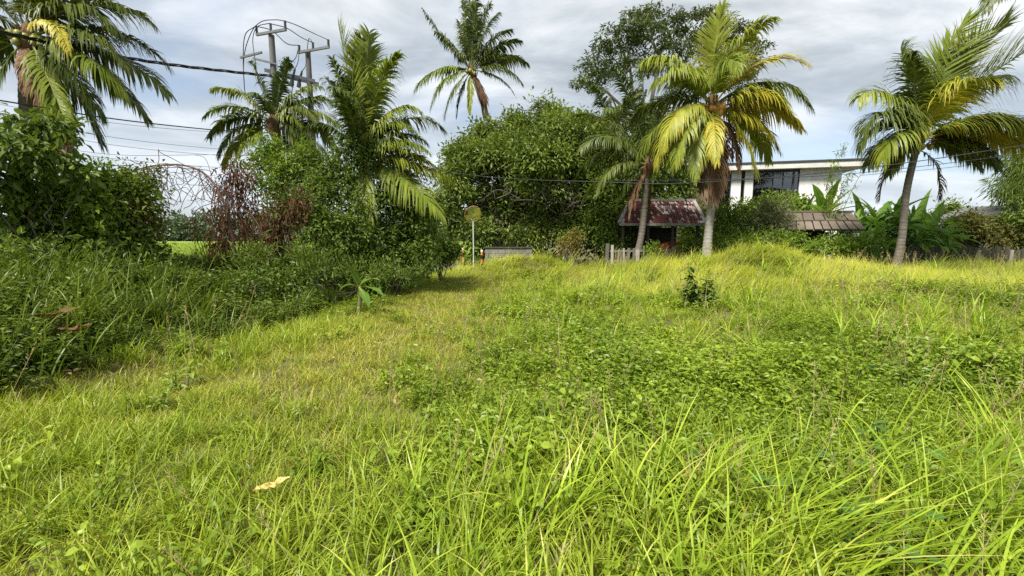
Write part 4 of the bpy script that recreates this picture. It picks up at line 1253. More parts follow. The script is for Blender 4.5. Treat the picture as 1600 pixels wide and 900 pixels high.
shrub('backing_shrub', 'leafy shrub in the gap behind the tiled shed right of the yellow palm', 'shrub', [(1092, 345, 24.4, 1.0, .7, 1.0), (1075, 375, 24.4, 1.2, .7, .9), (1120, 365, 24.2, .9, .7, .8)], 260, 14, .2, .2, .1, 'hedge', 64)
shrub('clump_undergrowth', 'pale green undergrowth filling the foot of the banana clump', 'shrub', [(1360, 375, 19.4, .9, .6, .55), (1440, 372, 19.6, 1.0, .6, .6), (1400, 370, 19.9, .9, .6, .6)], 110, 7, .30, .62, .15, 'banana', 65, droop=.2, six=True, sprigs=10)
shrub('weeping_shrub', 'drooping dark shrub right of the yellow palm trunk', 'shrub', [(1140, 345, 19.6, .9, .8, 1.0), (1130, 375, 19.2, .8, .7, .6), (1158, 375, 19, .7, .7, .6)], 300, 16, .18, .3, .045, 'hedge', 56, droop=1.2)
shrub('low_shrub', 'low leafy shrub in front of the slab roofed hut', 'shrub', [(1240, 384, 18.0, .9, .6, .45), (1290, 386, 18.0, 1.0, .6, .4), (1335, 384, 18.0, .8, .6, .45)], 260, 14, .13, .16, .07, 'hedge_l', 57)
shrub('round_bush', 'round olive and orange tinted bush behind the board fence', 'bush', [(1515, 345, 20.2, 1.0, .9, .85), (1550, 358, 20, 1.0, .9, .7), (1490, 365, 20.2, .8, .8, .6)], 420, 15, .15, .15, .07, 'brownleaf', 58)
shrub('leafy_bush', 'dark green bush against the right edge behind the fence', 'bush', [(1590, 365, 19.6, 1.0, .9, .9), (1612, 340, 19.8, 1.0, .9, 1.0)], 360, 15, .16, .17, .08, 'hedge', 59)
shrub('weeping_tree', 'weeping tree with narrow leaves cut by the right edge', 'tree', [(1600, 275, 21, .9, 1.2, 1.2), (1625, 255, 21, 1.1, 1.2, 1.4), (1578, 300, 20.8, .5, .8, .6)], 330, 18, .22, .36, .035, 'hedge', 60, droop=1.1, base=np.array([at(1640, 380, 21)[0], 21.5, 0]), r0=.09)
shrub('small_tree', 'small far tree with tufted top beyond the outhouse roof', 'tree', [(1478, 332, 34, .9, .9, .6), (1465, 345, 34, .8, .8, .5), (1488, 345, 34, .8, .8, .6)], 130, 14, .25, .3, .12, 'tree', 61, base=np.array([at(1478, 370, 34)[0], 34, 0]))
shrub('fence_shrub', 'leafy shrub growing against the picket fence', 'shrub', [(1018, 388, 19.2, .45, .4, .45), (1075, 385, 19.0, .5, .4, .4)], 150, 14, .1, .13, .06, 'hedge_l', 62)
shrub('verge_bush', 'bush filling the gap between yellow palm and hut', 'bush', [(1120, 385, 18, .8, .6, .5), (1165, 385, 17.8, .8, .6, .5), (1205, 380, 17.8, .7, .6, .5)], 300, 14, .13, .16, .05, 'hedge_l', 63)

# the hedge on the left bank
LG = 'overgrown bushes of the left hedge'
_shrub = shrub


def shrub(*a, **k):
    k.setdefault('r0', .02)
    k.setdefault('carve', .44)
    k.setdefault('sprigs', 70)
    return _shrub(*a, **k)


shrub('open_leaved_bush', 'loose bush with drooping dark leaves at the far left edge', 'bush', [(8, 205, 6.8, .45, .5, .22), (62, 240, 6.8, .45, .5, .2), (15, 268, 6.7, .5, .5, .2), (85, 200, 7.0, .25, .4, .15), (-40, 240, 6.6, .5, .5, .3), (110, 265, 7.0, .3, .4, .18), (40, 305, 6.8, .4, .4, .2)],
      190, 11, .10, .15, .065, 'hedge', 71, carve=.45, droop=.5, six=True, group=LG, up=.9)
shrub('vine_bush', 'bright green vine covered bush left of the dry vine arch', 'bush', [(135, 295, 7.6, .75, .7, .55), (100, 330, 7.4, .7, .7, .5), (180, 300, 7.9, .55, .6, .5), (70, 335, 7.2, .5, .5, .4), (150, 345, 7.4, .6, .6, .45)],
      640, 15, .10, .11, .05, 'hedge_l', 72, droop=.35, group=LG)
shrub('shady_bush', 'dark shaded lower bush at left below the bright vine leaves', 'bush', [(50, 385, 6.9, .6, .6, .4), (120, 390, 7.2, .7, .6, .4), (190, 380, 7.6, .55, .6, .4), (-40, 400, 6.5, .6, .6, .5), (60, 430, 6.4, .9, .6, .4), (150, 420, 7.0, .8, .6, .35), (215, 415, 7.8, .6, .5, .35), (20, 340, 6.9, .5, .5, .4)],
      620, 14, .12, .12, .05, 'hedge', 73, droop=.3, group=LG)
shrub('withered_bush', 'brownish withered bush at the right side of the bright vine bush', 'bush', [(215, 285, 8.2, .35, .4, .3), (205, 330, 8.0, .45, .5, .5), (215, 375, 8.2, .4, .5, .4)],
      380, 15, .10, .085, .035, 'brownleaf', 74, droop=.5, group=LG)
shrub('low_vine_patch', 'low green vine patch in the gap under the dry arch', 'bush', [(285, 425, 9.4, .6, .5, .2), (325, 415, 9.8, .4, .5, .25), (245, 425, 8.8, .5, .5, .25)], 170, 14, .1, .1, .05, 'hedge', 75, group=LG)
shrub('dead_red_bush', 'dead bush hung with red brown leaves right of the dry arch', 'bush', [(365, 300, 10.2, .45, .5, .45), (385, 345, 10, .55, .5, .6), (355, 380, 9.8, .45, .5, .5), (415, 370, 9.8, .5, .5, .5), (345, 290, 10.2, .25, .3, .3), (440, 340, 10, .4, .4, .5), (375, 275, 10.2, .3, .3, .3), (470, 325, 10, .3, .3, .4)],
      330, 15, .09, .15, .03, 'redleaf', 76, carve=.46, hang=2.2, sprigs=25, droop=1.5, stem_mat='deadwood', group=LG, nst=26)
shrub('feathery_shrub', 'light green feathery shrub below the utility poles', 'shrub', [(425, 240, 11.2, .55, .5, .35), (455, 258, 11.1, .5, .5, .35), (400, 260, 11.2, .35, .4, .3), (430, 290, 11, .5, .4, .35), (480, 250, 11.3, .35, .4, .3)],
      330, 16, .11, .12, .04, 'hedge_l', 77, droop=.35, group=LG, up=1.0)
shrub('thicket', 'dense green thicket in the hedge left of the vine wrapped palm', 'bush', [(480, 290, 11, .75, .7, .7), (510, 330, 10.8, .8, .7, .7), (455, 330, 10.6, .6, .6, .6), (540, 285, 11.2, .7, .7, .6), (500, 375, 10.4, .8, .6, .6), (550, 350, 10.8, .7, .6, .7), (545, 250, 11.4, .45, .5, .5)],
      900, 15, .12, .115, .055, 'hedge', 78, droop=.3, group=LG)
shrub('vine_thicket', 'dark vine thicket in the hedge right of the vine wrapped palm', 'bush', [(610, 300, 12.4, .9, .8, .9), (640, 350, 12.4, .8, .8, .8), (600, 360, 11.8, .8, .7, .8), (655, 395, 12.2, .7, .7, .5), (580, 400, 11.2, .8, .6, .5), (630, 260, 12.6, .5, .5, .5), (590, 235, 12.2, .35, .4, .6)],
      900, 15, .13, .125, .06, 'hedge', 79, droop=.35, group=LG)
shrub('hedge_foot_bush', 'long low tangle of narrow leaves along the foot of the hedge', 'bush', [(400, 410, 9.2, .8, .5, .4), (470, 408, 9.3, .8, .5, .45), (540, 420, 9.6, .8, .5, .4), (600, 420, 10.6, .8, .5, .4)], 230, 13, .13, .16, .03, 'hedge', 80, group=LG, droop=-.5, sprigs=0)
shrub('hedge_end_bush', 'small bush with a withered brown frond at the right end of the hedge', 'bush', [(675, 385, 14.6, .5, .5, .5), (700, 395, 15, .5, .4, .35)], 200, 14, .11, .12, .055, 'hedge', 81, group=LG)
shrub('creeper_mound', 'dark creeper mound spilling down the left bank to the lawn', 'bush', [(60, 480, 5.6, .7, .5, .3), (150, 470, 6.3, .7, .5, .3), (20, 540, 5.0, .6, .5, .25), (120, 520, 5.6, .6, .5, .22)], 330, 13, .11, .09, .05, 'hedge', 83, group=LG, sprigs=30)
shrub('creeper_tangle', 'leafy creeper tangle on the bank below the dead red bush', 'bush', [(290, 450, 7.9, .7, .5, .28), (370, 440, 8.6, .8, .5, .32), (235, 460, 7.2, .6, .5, .28), (440, 440, 9.0, .7, .5, .35)], 330, 13, .11, .09, .045, 'hedge', 84, group=LG, sprigs=30)
shrub('crown_vine', 'leafy vine climbing the trunk of the hedge palm', 'vine', [(562, 190, 11.6, .28, .3, .9), (572, 250, 11.5, .45, .4, .7), (548, 160, 11.6, .18, .2, .5)], 320, 12, .09, .09, .05, 'hedge', 82, group=LG)


def dry_arch():
    r = np.random.default_rng(91)
    Ya = 9.2
    t = thing('dry_vine_arch', 'bare arched branch with tangled dry vine strands in the hedge gap', 'dry vine', (at(290, 400, Ya)[0], Ya, .6))
    A = spline([at(205, 268, Ya - .6), at(240, 259, Ya), at(285, 258, Ya), at(320, 272, Ya), at(345, 305, Ya), at(362, 360, Ya + .2), at(368, 410, Ya + .2)], 8)
    m = MB(); m.tube(A, np.interp(np.linspace(0, 1, len(A)), [0, .5, 1], [.014, .02, .03]), 7); m.build('arch', M['deadwood'], t, True)
    m = MB()
    for q in range(70):
        s = A[r.integers(4, len(A) - 8)]
        k = r.integers(3, 6)
        P = [s]
        d = np.array([r.normal(0, .5), r.normal(0, .2), -.5])
        for z in range(k):
            d = unit(d + r.normal(0, .75, 3) * [1, .4, 1] + [0, 0, -.22]); P.append(P[-1] + d * r.uniform(.15, .34))
        P = spline(P, 5)
        m.tube(P, r.uniform(.004, .008), 4, cap=False)
    m.build('strands', M['deadwood'], t, True)
    # dark withered leaves dangling from a twig
    tw = spline([at(352, 312, Ya), at(330, 318, Ya - .1), at(310, 326, Ya - .1), at(296, 345, Ya - .1)], 6)
    m = MB(); m.tube(tw, .008, 5); m.build('twig', M['deadwood'], t, True)
    n = 90
    k = r.integers(0, len(tw), n)
    P = tw[k] + r.normal(0, .05, (n, 3)) - np.stack([np.zeros(n), np.zeros(n), r.random(n) * .45], 1)
    m = MB(); m.leaves(P, unit(np.array([0, 0, -1]) + r.normal(0, .35, (n, 3))), r.normal(size=(n, 3)), .14, .03, r.random(n)); m.build('withered_leaves', M['redleaf'], t)


dry_arch()


def banana(label, base, leaves, stem_h, seed, r0=.11, group=None):
    r = np.random.default_rng(seed)
    base = np.asarray(base, float)
    t = thing('banana_plant', label, 'banana plant', base, group)
    top = base + [r.normal(0, .05), 0, stem_h]
    m = MB(); m.tube([base, (base + top) / 2 + [.03, 0, 0], top], [r0, r0 * .85, r0 * .55], 9); m.build('stem', M['bananastem'], t, True)
    for (th, tilt, L, W, droop) in leaves:
        a = math.radians(th); c = math.sqrt(1 - tilt * tilt)
        d = np.array([math.cos(a) * c, -tilt, math.sin(a) * c])
        side = unit(np.cross(d, [0, 0, 1.]) + 1e-3 * np.array([1, 0, 0]))
        n = 13; p = top.copy(); V = []; rn = r.uniform(.2, .8)
        Rb = []
        tears = np.where(r.random(n) < .4, r.uniform(.7, .9, n), 1)
        for k in range(n + 1):
            s = k / n
            w = W * (0.04 if s < .14 else math.sin(min(1, (s - .12) / .9) ** .62 * math.pi) ** .75 if s < .999 else .02) * .5
            w = max(w, .012) * (tears[min(k, n - 1)])
            nr = unit(np.cross(side, d))
            V += [p - side * w + nr * w * .25 + [0, 0, -w * .12], p, p + side * w + nr * w * .25 + [0, 0, -w * .12]]
            Rb.append(p.copy())
            d = unit(d + np.array([0, 0, -1.]) * droop / n * (.3 + 1.5 * s)); p = p + d * L / n
        Fq = []
        for k in range(n):
            b = 3 * k
            Fq += [[b, b + 1, b + 4, b + 3], [b + 1, b + 2, b + 5, b + 4]]
        m = MB(); m.add(V, Fq, np.clip(rn + r.normal(0, .04, len(V)), 0, 1), 0)
        m.tube(np.array(Rb) - [0, 0, .012], np.linspace(.022, .004, n + 1), 5, .9, 1)
        m.build('leaf', [M['banana'], M['rachis_g']], t, True)
    return t


b0 = at(1290, 330, 21.6)
banana('banana plant with wide leaves in front of the white house corner', (b0[0], 21.6, 0), [(140, .3, 1.9, .5, 1.2), (115, .2, 2.0, .5, .8), (90, .3, 2.0, .52, .9), (62, .2, 2.0, .5, .8), (35, .3, 2.1, .5, 1.1), (160, .5, 1.7, .45, 1.5), (15, .4, 1.8, .45, 1.4), (75, .6, 1.5, .45, 1.4)], 2.6, 101)
b0 = at(1255, 330, 22.4)
banana('shorter banana plant left of the wide leaved one by the house window', (b0[0], 22.4, 0), [(150, .3, 1.6, .42, 1.4), (120, .2, 1.7, .45, .9), (85, .2, 1.7, .45, .8), (50, .2, 1.6, .45, 1.0), (20, .3, 1.5, .4, 1.4)], 2.2, 102)
BG = 'banana clump behind the right palm'
for q, (px, Yb, h, lab) in enumerate(((1345, 20.6, 1.5, 'banana plant right beside the slab roofed hut'), (1372, 20.2, 1.9, 'tallest banana plant left of the leaning right palm'), (1398, 21.0, 1.7, 'banana plant directly behind the leaning palm trunk'),
                                      (1425, 20.4, 1.5, 'banana plant just right of the leaning palm trunk'), (1452, 21.2, 1.2, 'low spreading banana plant nearest the blue grey outhouse'))):
    b0 = at(px, 380, Yb)
    r = np.random.default_rng(200 + q)
    lv = [(th + r.normal(0, 8), r.uniform(-.2, .55), r.uniform(1.7, 2.5), r.uniform(.45, .62), r.uniform(.9, 1.9)) for th in (170, 150, 128, 108, 95, 80, 62, 45, 25, 8)]
    banana(lab, (b0[0], Yb, 0), lv, h, 110 + q, group=BG)
b0 = at(556, 430, 8.6)
banana('young banana plant with few bright leaves at the foot of the hedge', (b0[0], 8.6, float(hgt(b0[0], 8.6)) - .05), [(100, .4, .5, .19, .3), (40, .35, .6, .19, 1.0), (8, .45, .72, .2, 1.0), (-40, .6, .55, .19, .9), (150, .5, .4, .14, 1.4)], .66, 103, .05)
b0 = at(660, 372, 13.4)
banana('banana seedling with one upright leaf right of the hedge palm', (b0[0], 13.4, .3), [(50, .2, .95, .26, .5), (95, .3, .8, .22, .5), (140, .3, .7, .2, 1.2)], 1.35, 104, .06)
b0 = at(1262, 372, 17.6)
banana('big pale green elephant ear leaf clump in front of the slab hut', (b0[0], 17.6, .4), [(75, .5, .75, .5, .7), (60, .75, .7, .45, 1.5), (120, .6, .5, .3, 1.4)], .55, 105, .05)


def bamboo():
    r = np.random.default_rng(61)
    Yb = 19.4
    t = thing('bamboo_sprig', 'thin bamboo shoots rising above the hut against the white house', 'bamboo', (at(1300, 380, Yb)[0], Yb, 0))
    st = MB(); P_, D_ = [], []
    for tip, mid in (((1318, 228), (1300, 290)), ((1300, 250), (1292, 300)), ((1372, 235), (1335, 290)), ((1330, 270), (1310, 310))):
        S = spline([at(1298, 375, Yb), at(mid[0], mid[1], Yb), at(tip[0], tip[1], Yb - .2)], 10)
        st.tube(S, np.linspace(.022, .005, len(S)), 5)
        n = 130 if tip[0] < 1350 else 30
        k = r.integers(5, len(S), n)
        P_.append(S[k] + r.normal(0, .09, (n, 3))); D_.append(unit(r.normal(0, .8, (n, 3)) + [.2, 0, -.1]))
    st.build('stem', M['rachis_g'], t, True)
    P_, D_ = np.vstack(P_), np.vstack(D_)
    m = MB(); m.leaves(P_, D_, r.normal(0, .5, P_.shape) + [0, 0, 1], .22, .035, r.random(len(P_))); m.build('foliage', M['hedge_l'], t)


bamboo()


# small shrub alone in the field
def field_shrub():
    r = np.random.default_rng(71)
    c = at(1090, 470, 9.2)
    zb = float(hgt(c[0], 9.2))
    t = thing('field_shrub', 'small dark green leafy shrub standing alone in the field', 'shrub', (c[0], 9.2, zb))
    m = MB(); P_, O_ = [], []
    for (px, py) in ((1075, 418), (1105, 435), (1082, 440), (1112, 455), (1070, 450), (1095, 450)):
        e = at(px, py, 9.2 + r.normal(0, .12))
        S = spline([np.array([c[0], 9.2, zb]), (np.array([c[0], 9.2, zb]) + e) / 2 + r.normal(0, .04, 3), e], 8)
        m.tube(S, np.linspace(.012, .004, len(S)), 5)
        for q in S[4:]:
            n = 6
            P_.append(q + r.normal(0, .05, (n, 3))); a = r.uniform(0, 6.28, n)
            O_.append(np.stack([np.cos(a), np.sin(a), r.uniform(-.7, .15, n)], 1))
    m.build('stem', M['bark'], t, True)
    P_, O_ = np.vstack(P_), unit(np.vstack(O_))
    m = MB(); m.leaves(P_, O_, np.array([0, 0, 1.]) + r.normal(0, .2, O_.shape), r.uniform(.10, .17, len(P_)), r.uniform(.05, .08, len(P_)), r.random(len(P_)) * .7, six=True)
    m.build('foliage', M['hedge'], t)


field_shrub()


# ------------------------------------------------------------------ street furniture
def traffic_mirror():
    c = at(739, 335, 18.4)
    t = thing('traffic_mirror', 'round convex traffic mirror on white pole at the end of the hedge', 'traffic mirror', (c[0], 18.4, 0))
    m = MB(); m.tube([(c[0], 18.46, 0), (c[0], 18.46, c[2] + .3)], .026, 10); m.build('pole', M['polegrey'], t, True)
    R = .36; dome = 1.1; tl = math.radians(24); rz = math.radians(-22)
    n = np.array([math.sin(rz) * -1 * math.cos(tl), -math.cos(rz) * math.cos(tl), -math.sin(tl)])     # facing the lot, tipped down
    s = unit(np.cross([0, 0, 1.], n)); u = np.cross(n, s)
    V, Fq = [], []; rings, seg = 8, 40
    for i in range(rings + 1):
        rr = R * i / rings
        for j in range(seg):
            a = 2 * math.pi * j / seg
            V.append(c + n * (math.sqrt(dome ** 2 - rr ** 2) - math.sqrt(dome ** 2 - R ** 2)) + (s * math.cos(a) + u * math.sin(a)) * rr)
    for i in range(rings):
        for j in range(seg):
            Fq.append([i * seg + j, (i + 1) * seg + j, (i + 1) * seg + (j + 1) % seg, i * seg + (j + 1) % seg])
    m = MB(); m.add(V, Fq); m.build('mirror_face', M['mirror'], t, True)
    m = MB()
    a = np.linspace(0, 2 * math.pi, 41)
    m.tube([c + (s * math.cos(q) + u * math.sin(q)) * (R + .006) for q in a], .011, 8, cap=False); m.build('rim', M['rim'], t, True)
    m = MB(); m.add([c - n * .03 + (s * math.cos(q) + u * math.sin(q)) * (R + .01) for q in a[:-1]] + [c - n * .05], [[40, j, (j + 1) % 40] for j in range(40)]); m.build('back_plate', M['rim'], t)
    for k in (0.0, -.22):
        m = MB(); m.box((c[0], 18.44, c[2] + .1 + k), (.12, .06, .04)); m.build('bracket', M['steel'], t)


traffic_mirror()
for (px, py, Yp, lab) in ((724, 391, 18.8, 'guide post with black orange and white bands left of the traffic mirror'), (753, 395, 18.0, 'guide post with orange and black bands right of the traffic mirror')):
    c = at(px, py, Yp)
    t = thing('guide_post', lab, 'guide post', (c[0], Yp, 0), 'road guide posts')
    top_z = c[2] + .12
    bands = [(.0, .45, 'black'), (.45, .62, 'orange'), (.62, .8, 'black'), (.8, .93, 'orange'), (.93, 1.0, 'whitepaint')]
    for a, b_, mt in bands:
        m = MB(); m.tube([(c[0], Yp, a * top_z), (c[0], Yp, b_ * top_z)], .05, 12); m.build('band', M[mt], t, True)


def dry_leaf(px, py, Y, z, L, W, rz, mats, label, seed, up=.3):
    r = np.random.default_rng(seed)
    c = at(px, py, Y); c[2] = z
    n = 9; V, R_ = [], []
    for k in range(n + 1):
        s = k / n
        w = W * .5 * math.sin(math.pi * min(max(s, .03), .985)) ** .7 * r.uniform(.8, 1.1)
        x = (s - .5) * L
        zc = .05 * L * math.cos(s * 6) + up * .1 * s
        V += [(x, -w, zc + w * r.uniform(.1, .7)), (x, -w * .45, zc + w * .1), (x, 0, zc - w * .1), (x, w * .45, zc + w * .12), (x, w, zc + w * r.uniform(.1, .8))]
        R_ += [r.random() * .4 + .6 * s] * 5
    ca, sa = math.cos(rz), math.sin(rz)
    V = np.array(V) @ np.array([[ca, -sa, 0], [sa, ca, 0], [0, 0, 1]]).T + c
    m = MB(); m.add(V, [[5 * k + q, 5 * k + q + 1, 5 * k + q + 6, 5 * k + q + 5] for k in range(n) for q in range(4)], R_)
    return tag(m.build('fallen_leaf', mats, None, True), label, 'leaf')


M['yleaf'] = leaf_mat('fallen_yellow_leaf', [(0, (0.16, 0.09, 0.03)), (.4, (0.30, 0.20, 0.06)), (.55, (0.50, 0.42, 0.13)), (.8, (0.56, 0.50, 0.18)), (1, (0.28, 0.20, 0.07))], .2, .6, .45, 0, .55, 30)
for (px, py, sz, rz, mt, lab) in ((425, 762, .19, .5, 'yleaf', 'fallen yellow leaf with brown end lying in the near grass'), (84, 493, .42, 1.2, 'redleaf', 'curled reddish brown dead leaf upright on the left bank'), (113, 516, .34, .3, 'redleaf', 'dark brown dead leaf on the left bank below the curled one')):
    v = (450 - py) / F
    d = np.array([(px - 800) / F, CP - v * SP, SP + v * CP])
    Yq = 2.0
    while Yq < 12:
        p = np.array([0, 0, EYE]) + d * (Yq / d[1])
        if p[2] < float(hgt(p[0], p[1])) + (.17 if mt == 'yleaf' else .34):
            break
        Yq += .02
    dry_leaf(px, py, Yq, p[2], sz, sz * .42, rz, M[mt], lab, int(px))


# ------------------------------------------------------------------ grass and weeds
def tuft(kind, seed):
    r = np.random.default_rng(seed)
    b = MB()

    def disc(n, R):
        a = r.uniform(0, 6.28, n); q = np.sqrt(r.random(n)) * R
        return np.stack([np.cos(a) * q, np.sin(a) * q, np.full(n, -.02)], 1)
    if kind == 'short':
        n = 52
        b.blades(disc(n, .13), r.uniform(0, 6.28, n), r.uniform(.1, 1.1, n), r.uniform(.1, 1.3, n), r.uniform(.05, .17, n), r.uniform(.003, .008, n), r.random(n), 2, 1, r.uniform(-.8, .8, n))
    elif kind == 'med':
        n = 34
        b.blades(disc(n, .12), r.uniform(0, 6.28, n), r.uniform(.05, .6, n), r.uniform(.2, 1.6, n), r.uniform(.16, .36, n), r.uniform(.005, .010, n), r.random(n), 4, 1.3, r.uniform(-.6, .6, n))
    elif kind == 'tall':
        n = 15
        b.blades(disc(n, .09), r.normal(0, 1.3, n), r.uniform(.03, .40, n), r.uniform(.2, 1.7, n), r.uniform(.25, .85, n), r.uniform(.005, .019, n), r.random(n), 7, 1.5, r.uniform(-.5, .5, n))
    elif kind == 'swept':
        n = 40
        b.blades(disc(n, .20), r.normal(0, .5, n), r.uniform(.3, 1.15, n), r.uniform(.4, 1.3, n), r.uniform(.3, .85, n), r.uniform(.007, .014, n), r.random(n), 4, 1.0, r.uniform(-.6, .6, n))
    elif kind == 'lodged':
        n = 13
        b.blades(disc(n, .10), r.normal(0, .35, n), r.uniform(.55, 1.15, n), r.uniform(.0, .7, n), r.uniform(.5, .95, n), r.uniform(.009, .017, n), r.random(n), 6, 1.5, r.uniform(-.5, .5, n))
    elif kind == 'weed':
        for q in range(9):
            p0 = disc(1, .13)[0]; h = r.uniform(.08, .24); az = r.uniform(0, 6.28); ln = r.uniform(.1, .7)
            tip = p0 + [math.cos(az) * h * ln, math.sin(az) * h * ln, h]
            S = np.array([p0, (p0 + tip) / 2 + [0, 0, .02], tip])
            b.tube(S, [.0025, .002, .0012], 3, r.random(), cap=False)
            n = 9
            f = np.linspace(.25, 1, n)
            P = p0 + (tip - p0) * f[:, None]
            a = np.arange(n) * 2.4 + r.uniform(0, 6.28)
            D = np.stack([np.cos(a), np.sin(a), r.uniform(-.25, .5, n)], 1)
            sz = r.uniform(.028, .055, n)
            b.leaves(P, D, np.array([0, 0, 1.]) + r.normal(0, .25, (n, 3)), sz, sz * .5, np.clip(r.random() * .5 + r.random(n) * .5, 0, 1), .15, .2)
    elif kind == 'clover':
        n = 46
        P = disc(n, .16); P[:, 2] = r.uniform(.04, .17, n)
        a = r.uniform(0, 6.28, n)
        D = np.stack([np.cos(a), np.sin(a), r.uniform(-.35, .2, n)], 1)
        sz = r.uniform(.024, .05, n)
        b.leaves(P, D, np.array([0, 0, 1.]) + r.normal(0, .3, (n, 3)), sz, sz * .68, r.random(n), .15, .2, six=True)
        P2 = P[:20]
        for p in P2:
            b.tube([[p[0] * .7, p[1] * .7, -.02], p], .0015, 3, .3, cap=False)
    elif kind == 'big':
        n = 7
        for q in range(n):
            p = disc(1, .12)[0]; h = r.uniform(.10, .26); a = r.uniform(0, 6.28)
            tip = np.array([p[0] * 2, p[1] * 2, h])
            b.tube([[0, 0, -.02], [p[0], p[1], h * .6], tip], .003, 4, .4, cap=False)
            d = np.array([math.cos(a), math.sin(a), -.25]); sz = r.uniform(.05, .095)
            s = unit(np.cross(d, [0, 0, 1.])); rn = r.random()
            out = [(-.12, .0), (-.2, .28), (.05, .48), (.4, .42), (.75, .2), (1, 0)]
            V = [tip]
            for f, w in out:
                V.append(tip + d * f * sz + s * w * sz + [0, 0, .15 * abs(w) * sz])
            for f, w in out[::-1][1:]:
                V.append(tip + d * f * sz - s * w * sz + [0, 0, .15 * abs(w) * sz])
            k = len(V) - 1
            b.add(V, [[0, 1 + z, 1 + (z + 1) % k] for z in range(k)], rn)
    elif kind == 'seed':
        for q in range(4):
            p0 = disc(1, .2)[0]; h = r.uniform(.35, .7); az = r.normal(0, 1.2); ln = r.uniform(.05, .5)
            tip = p0 + [math.cos(az) * h * ln, math.sin(az) * h * ln, h]
            S = spline([p0, (p0 + tip) / 2 + [0, 0, .04], tip], 4)
            b.tube(S, .0016, 3, r.random(), cap=False)
            n = 16
            f = r.uniform(.72, 1.02, n)[:, None]
            a = r.uniform(0, 6.28, n)
            b.leaves(p0 + (tip - p0) * f + [0, 0, .02], np.stack([np.cos(a) * .6, np.sin(a) * .6, np.full(n, .8)], 1), r.normal(size=(n, 3)), .03, .004, r.random(n))
    elif kind == 'plant':
        for q in range(3):
            p0 = disc(1, .08)[0]; h = r.uniform(.15, .38); az = r.uniform(0, 6.28); ln = r.uniform(.1, .5)
            tip = p0 + [math.cos(az) * h * ln, math.sin(az) * h * ln, h]
            b.tube([p0, (p0 + tip) / 2 + [0, 0, .02], tip], [.004, .003, .002], 4, r.random(), cap=False)
            n = 11
            P = p0 + (tip - p0) * np.linspace(.25, 1, n)[:, None]
            a = np.arange(n) * 2.4 + r.uniform(0, 6.28)
            sz = np.linspace(.11, .05, n) * r.uniform(.8, 1.2, n)
            b.leaves(P, np.stack([np.cos(a), np.sin(a), r.uniform(-.2, .5, n)], 1), np.array([0, 0, 1.]) + r.normal(0, .2, (n, 3)), sz, sz * .42, np.clip(r.random() * .6 + r.random(n) * .4, 0, 1), .18, .25, six=True)
    elif kind == 'dry':
        n = 16
        k = 3
        b.leaves(disc(k, .2) + [0, 0, .1], r.normal(size=(k, 3)), r.normal(0, .4, (k, 3)) + [0, 0, 1], .05, .025, 0.0, .3, .3, six=True)
        b.blades(disc(n, .16), r.uniform(0, 6.28, n), r.uniform(.9, 1.5, n), r.uniform(-.2, .4, n), r.uniform(.12, .35, n), r.uniform(.003, .006, n), r.random(n), 3, 1, r.uniform(-.6, .6, n))
    elif kind == 'rice':
        n = 40
        b.blades(disc(n, .5), r.uniform(0, 6.28, n), r.uniform(.05, .4, n), r.uniform(.2, 1.1, n), r.uniform(.35, .6, n), r.uniform(.02, .03, n), r.random(n), 2, 1, 0)
    return b


def tuft_collection(name, kind, mat, nvar, seed):
    c = bpy.data.collections.new(name)
    for k in range(nvar):
        me = tuft(kind, seed + k).mesh('%s_tuft' % name, mat)
        o = bpy.data.objects.new('%s_tuft_%02d' % (name, k), me)
        c.objects.link(o)
    return c


def scatter(name, coll, nvar, P, az, scale, tilt, label, cat, zs=None):
    me = bpy.data.meshes.new(name)
    n = len(P)
    me.vertices.add(n); me.vertices.foreach_set('co', np.asarray(P, float).ravel())
    r = np.random.default_rng(n)
    rot = np.stack([tilt[:, 0], tilt[:, 1], az], 1)
    a = me.attributes.new('rot', 'FLOAT_VECTOR', 'POINT'); a.data.foreach_set('vector', rot.astype(np.float32).ravel())
    a = me.attributes.new('scl', 'FLOAT_VECTOR', 'POINT')
    z = scale if zs is None else zs
    a.data.foreach_set('vector', np.stack([scale, scale, z], 1).astype(np.float32).ravel())
    a = me.attributes.new('idx', 'INT', 'POINT'); a.data.foreach_set('value', r.integers(0, nvar, n).astype(np.int32))
    o = bpy.data.objects.new(name, me); COL.objects.link(o)
    ng = bpy.data.node_groups.new(name + '_nodes', 'GeometryNodeTree')
    ng.interface.new_socket('Geometry', in_out='INPUT', socket_type='NodeSocketGeometry')
    ng.interface.new_socket('Geometry', in_out='OUTPUT', socket_type='NodeSocketGeometry')
    N, L = ng.nodes, ng.links
    gi, go = N.new('NodeGroupInput'), N.new('NodeGroupOutput')
    ci = N.new('GeometryNodeCollectionInfo'); ci.inputs['Collection'].default_value = coll
    ci.inputs['Separate Children'].default_value = True; ci.inputs['Reset Children'].default_value = True
    ip = N.new('GeometryNodeInstanceOnPoints'); ip.inputs['Pick Instance'].default_value = True

    def attr(nm, ty):
        q = N.new('GeometryNodeInputNamedAttribute'); q.data_type = ty; q.inputs['Name'].default_value = nm
        return q.outputs[0]
    L.new(gi.outputs[0], ip.inputs['Points']); L.new(ci.outputs[0], ip.inputs['Instance'])
    L.new(attr('idx', 'INT'), ip.inputs['Instance Index'])
    e2r = N.new('FunctionNodeEulerToRotation'); L.new(attr('rot', 'FLOAT_VECTOR'), e2r.inputs[0]); L.new(e2r.outputs[0], ip.inputs['Rotation'])
    L.new(attr('scl', 'FLOAT_VECTOR'), ip.inputs['Scale'])
    L.new(ip.outputs[0], go.inputs[0])
    md = o.modifiers.new('scatter', 'NODES'); md.node_group = ng
    return tag(o, label, cat, kind='stuff')


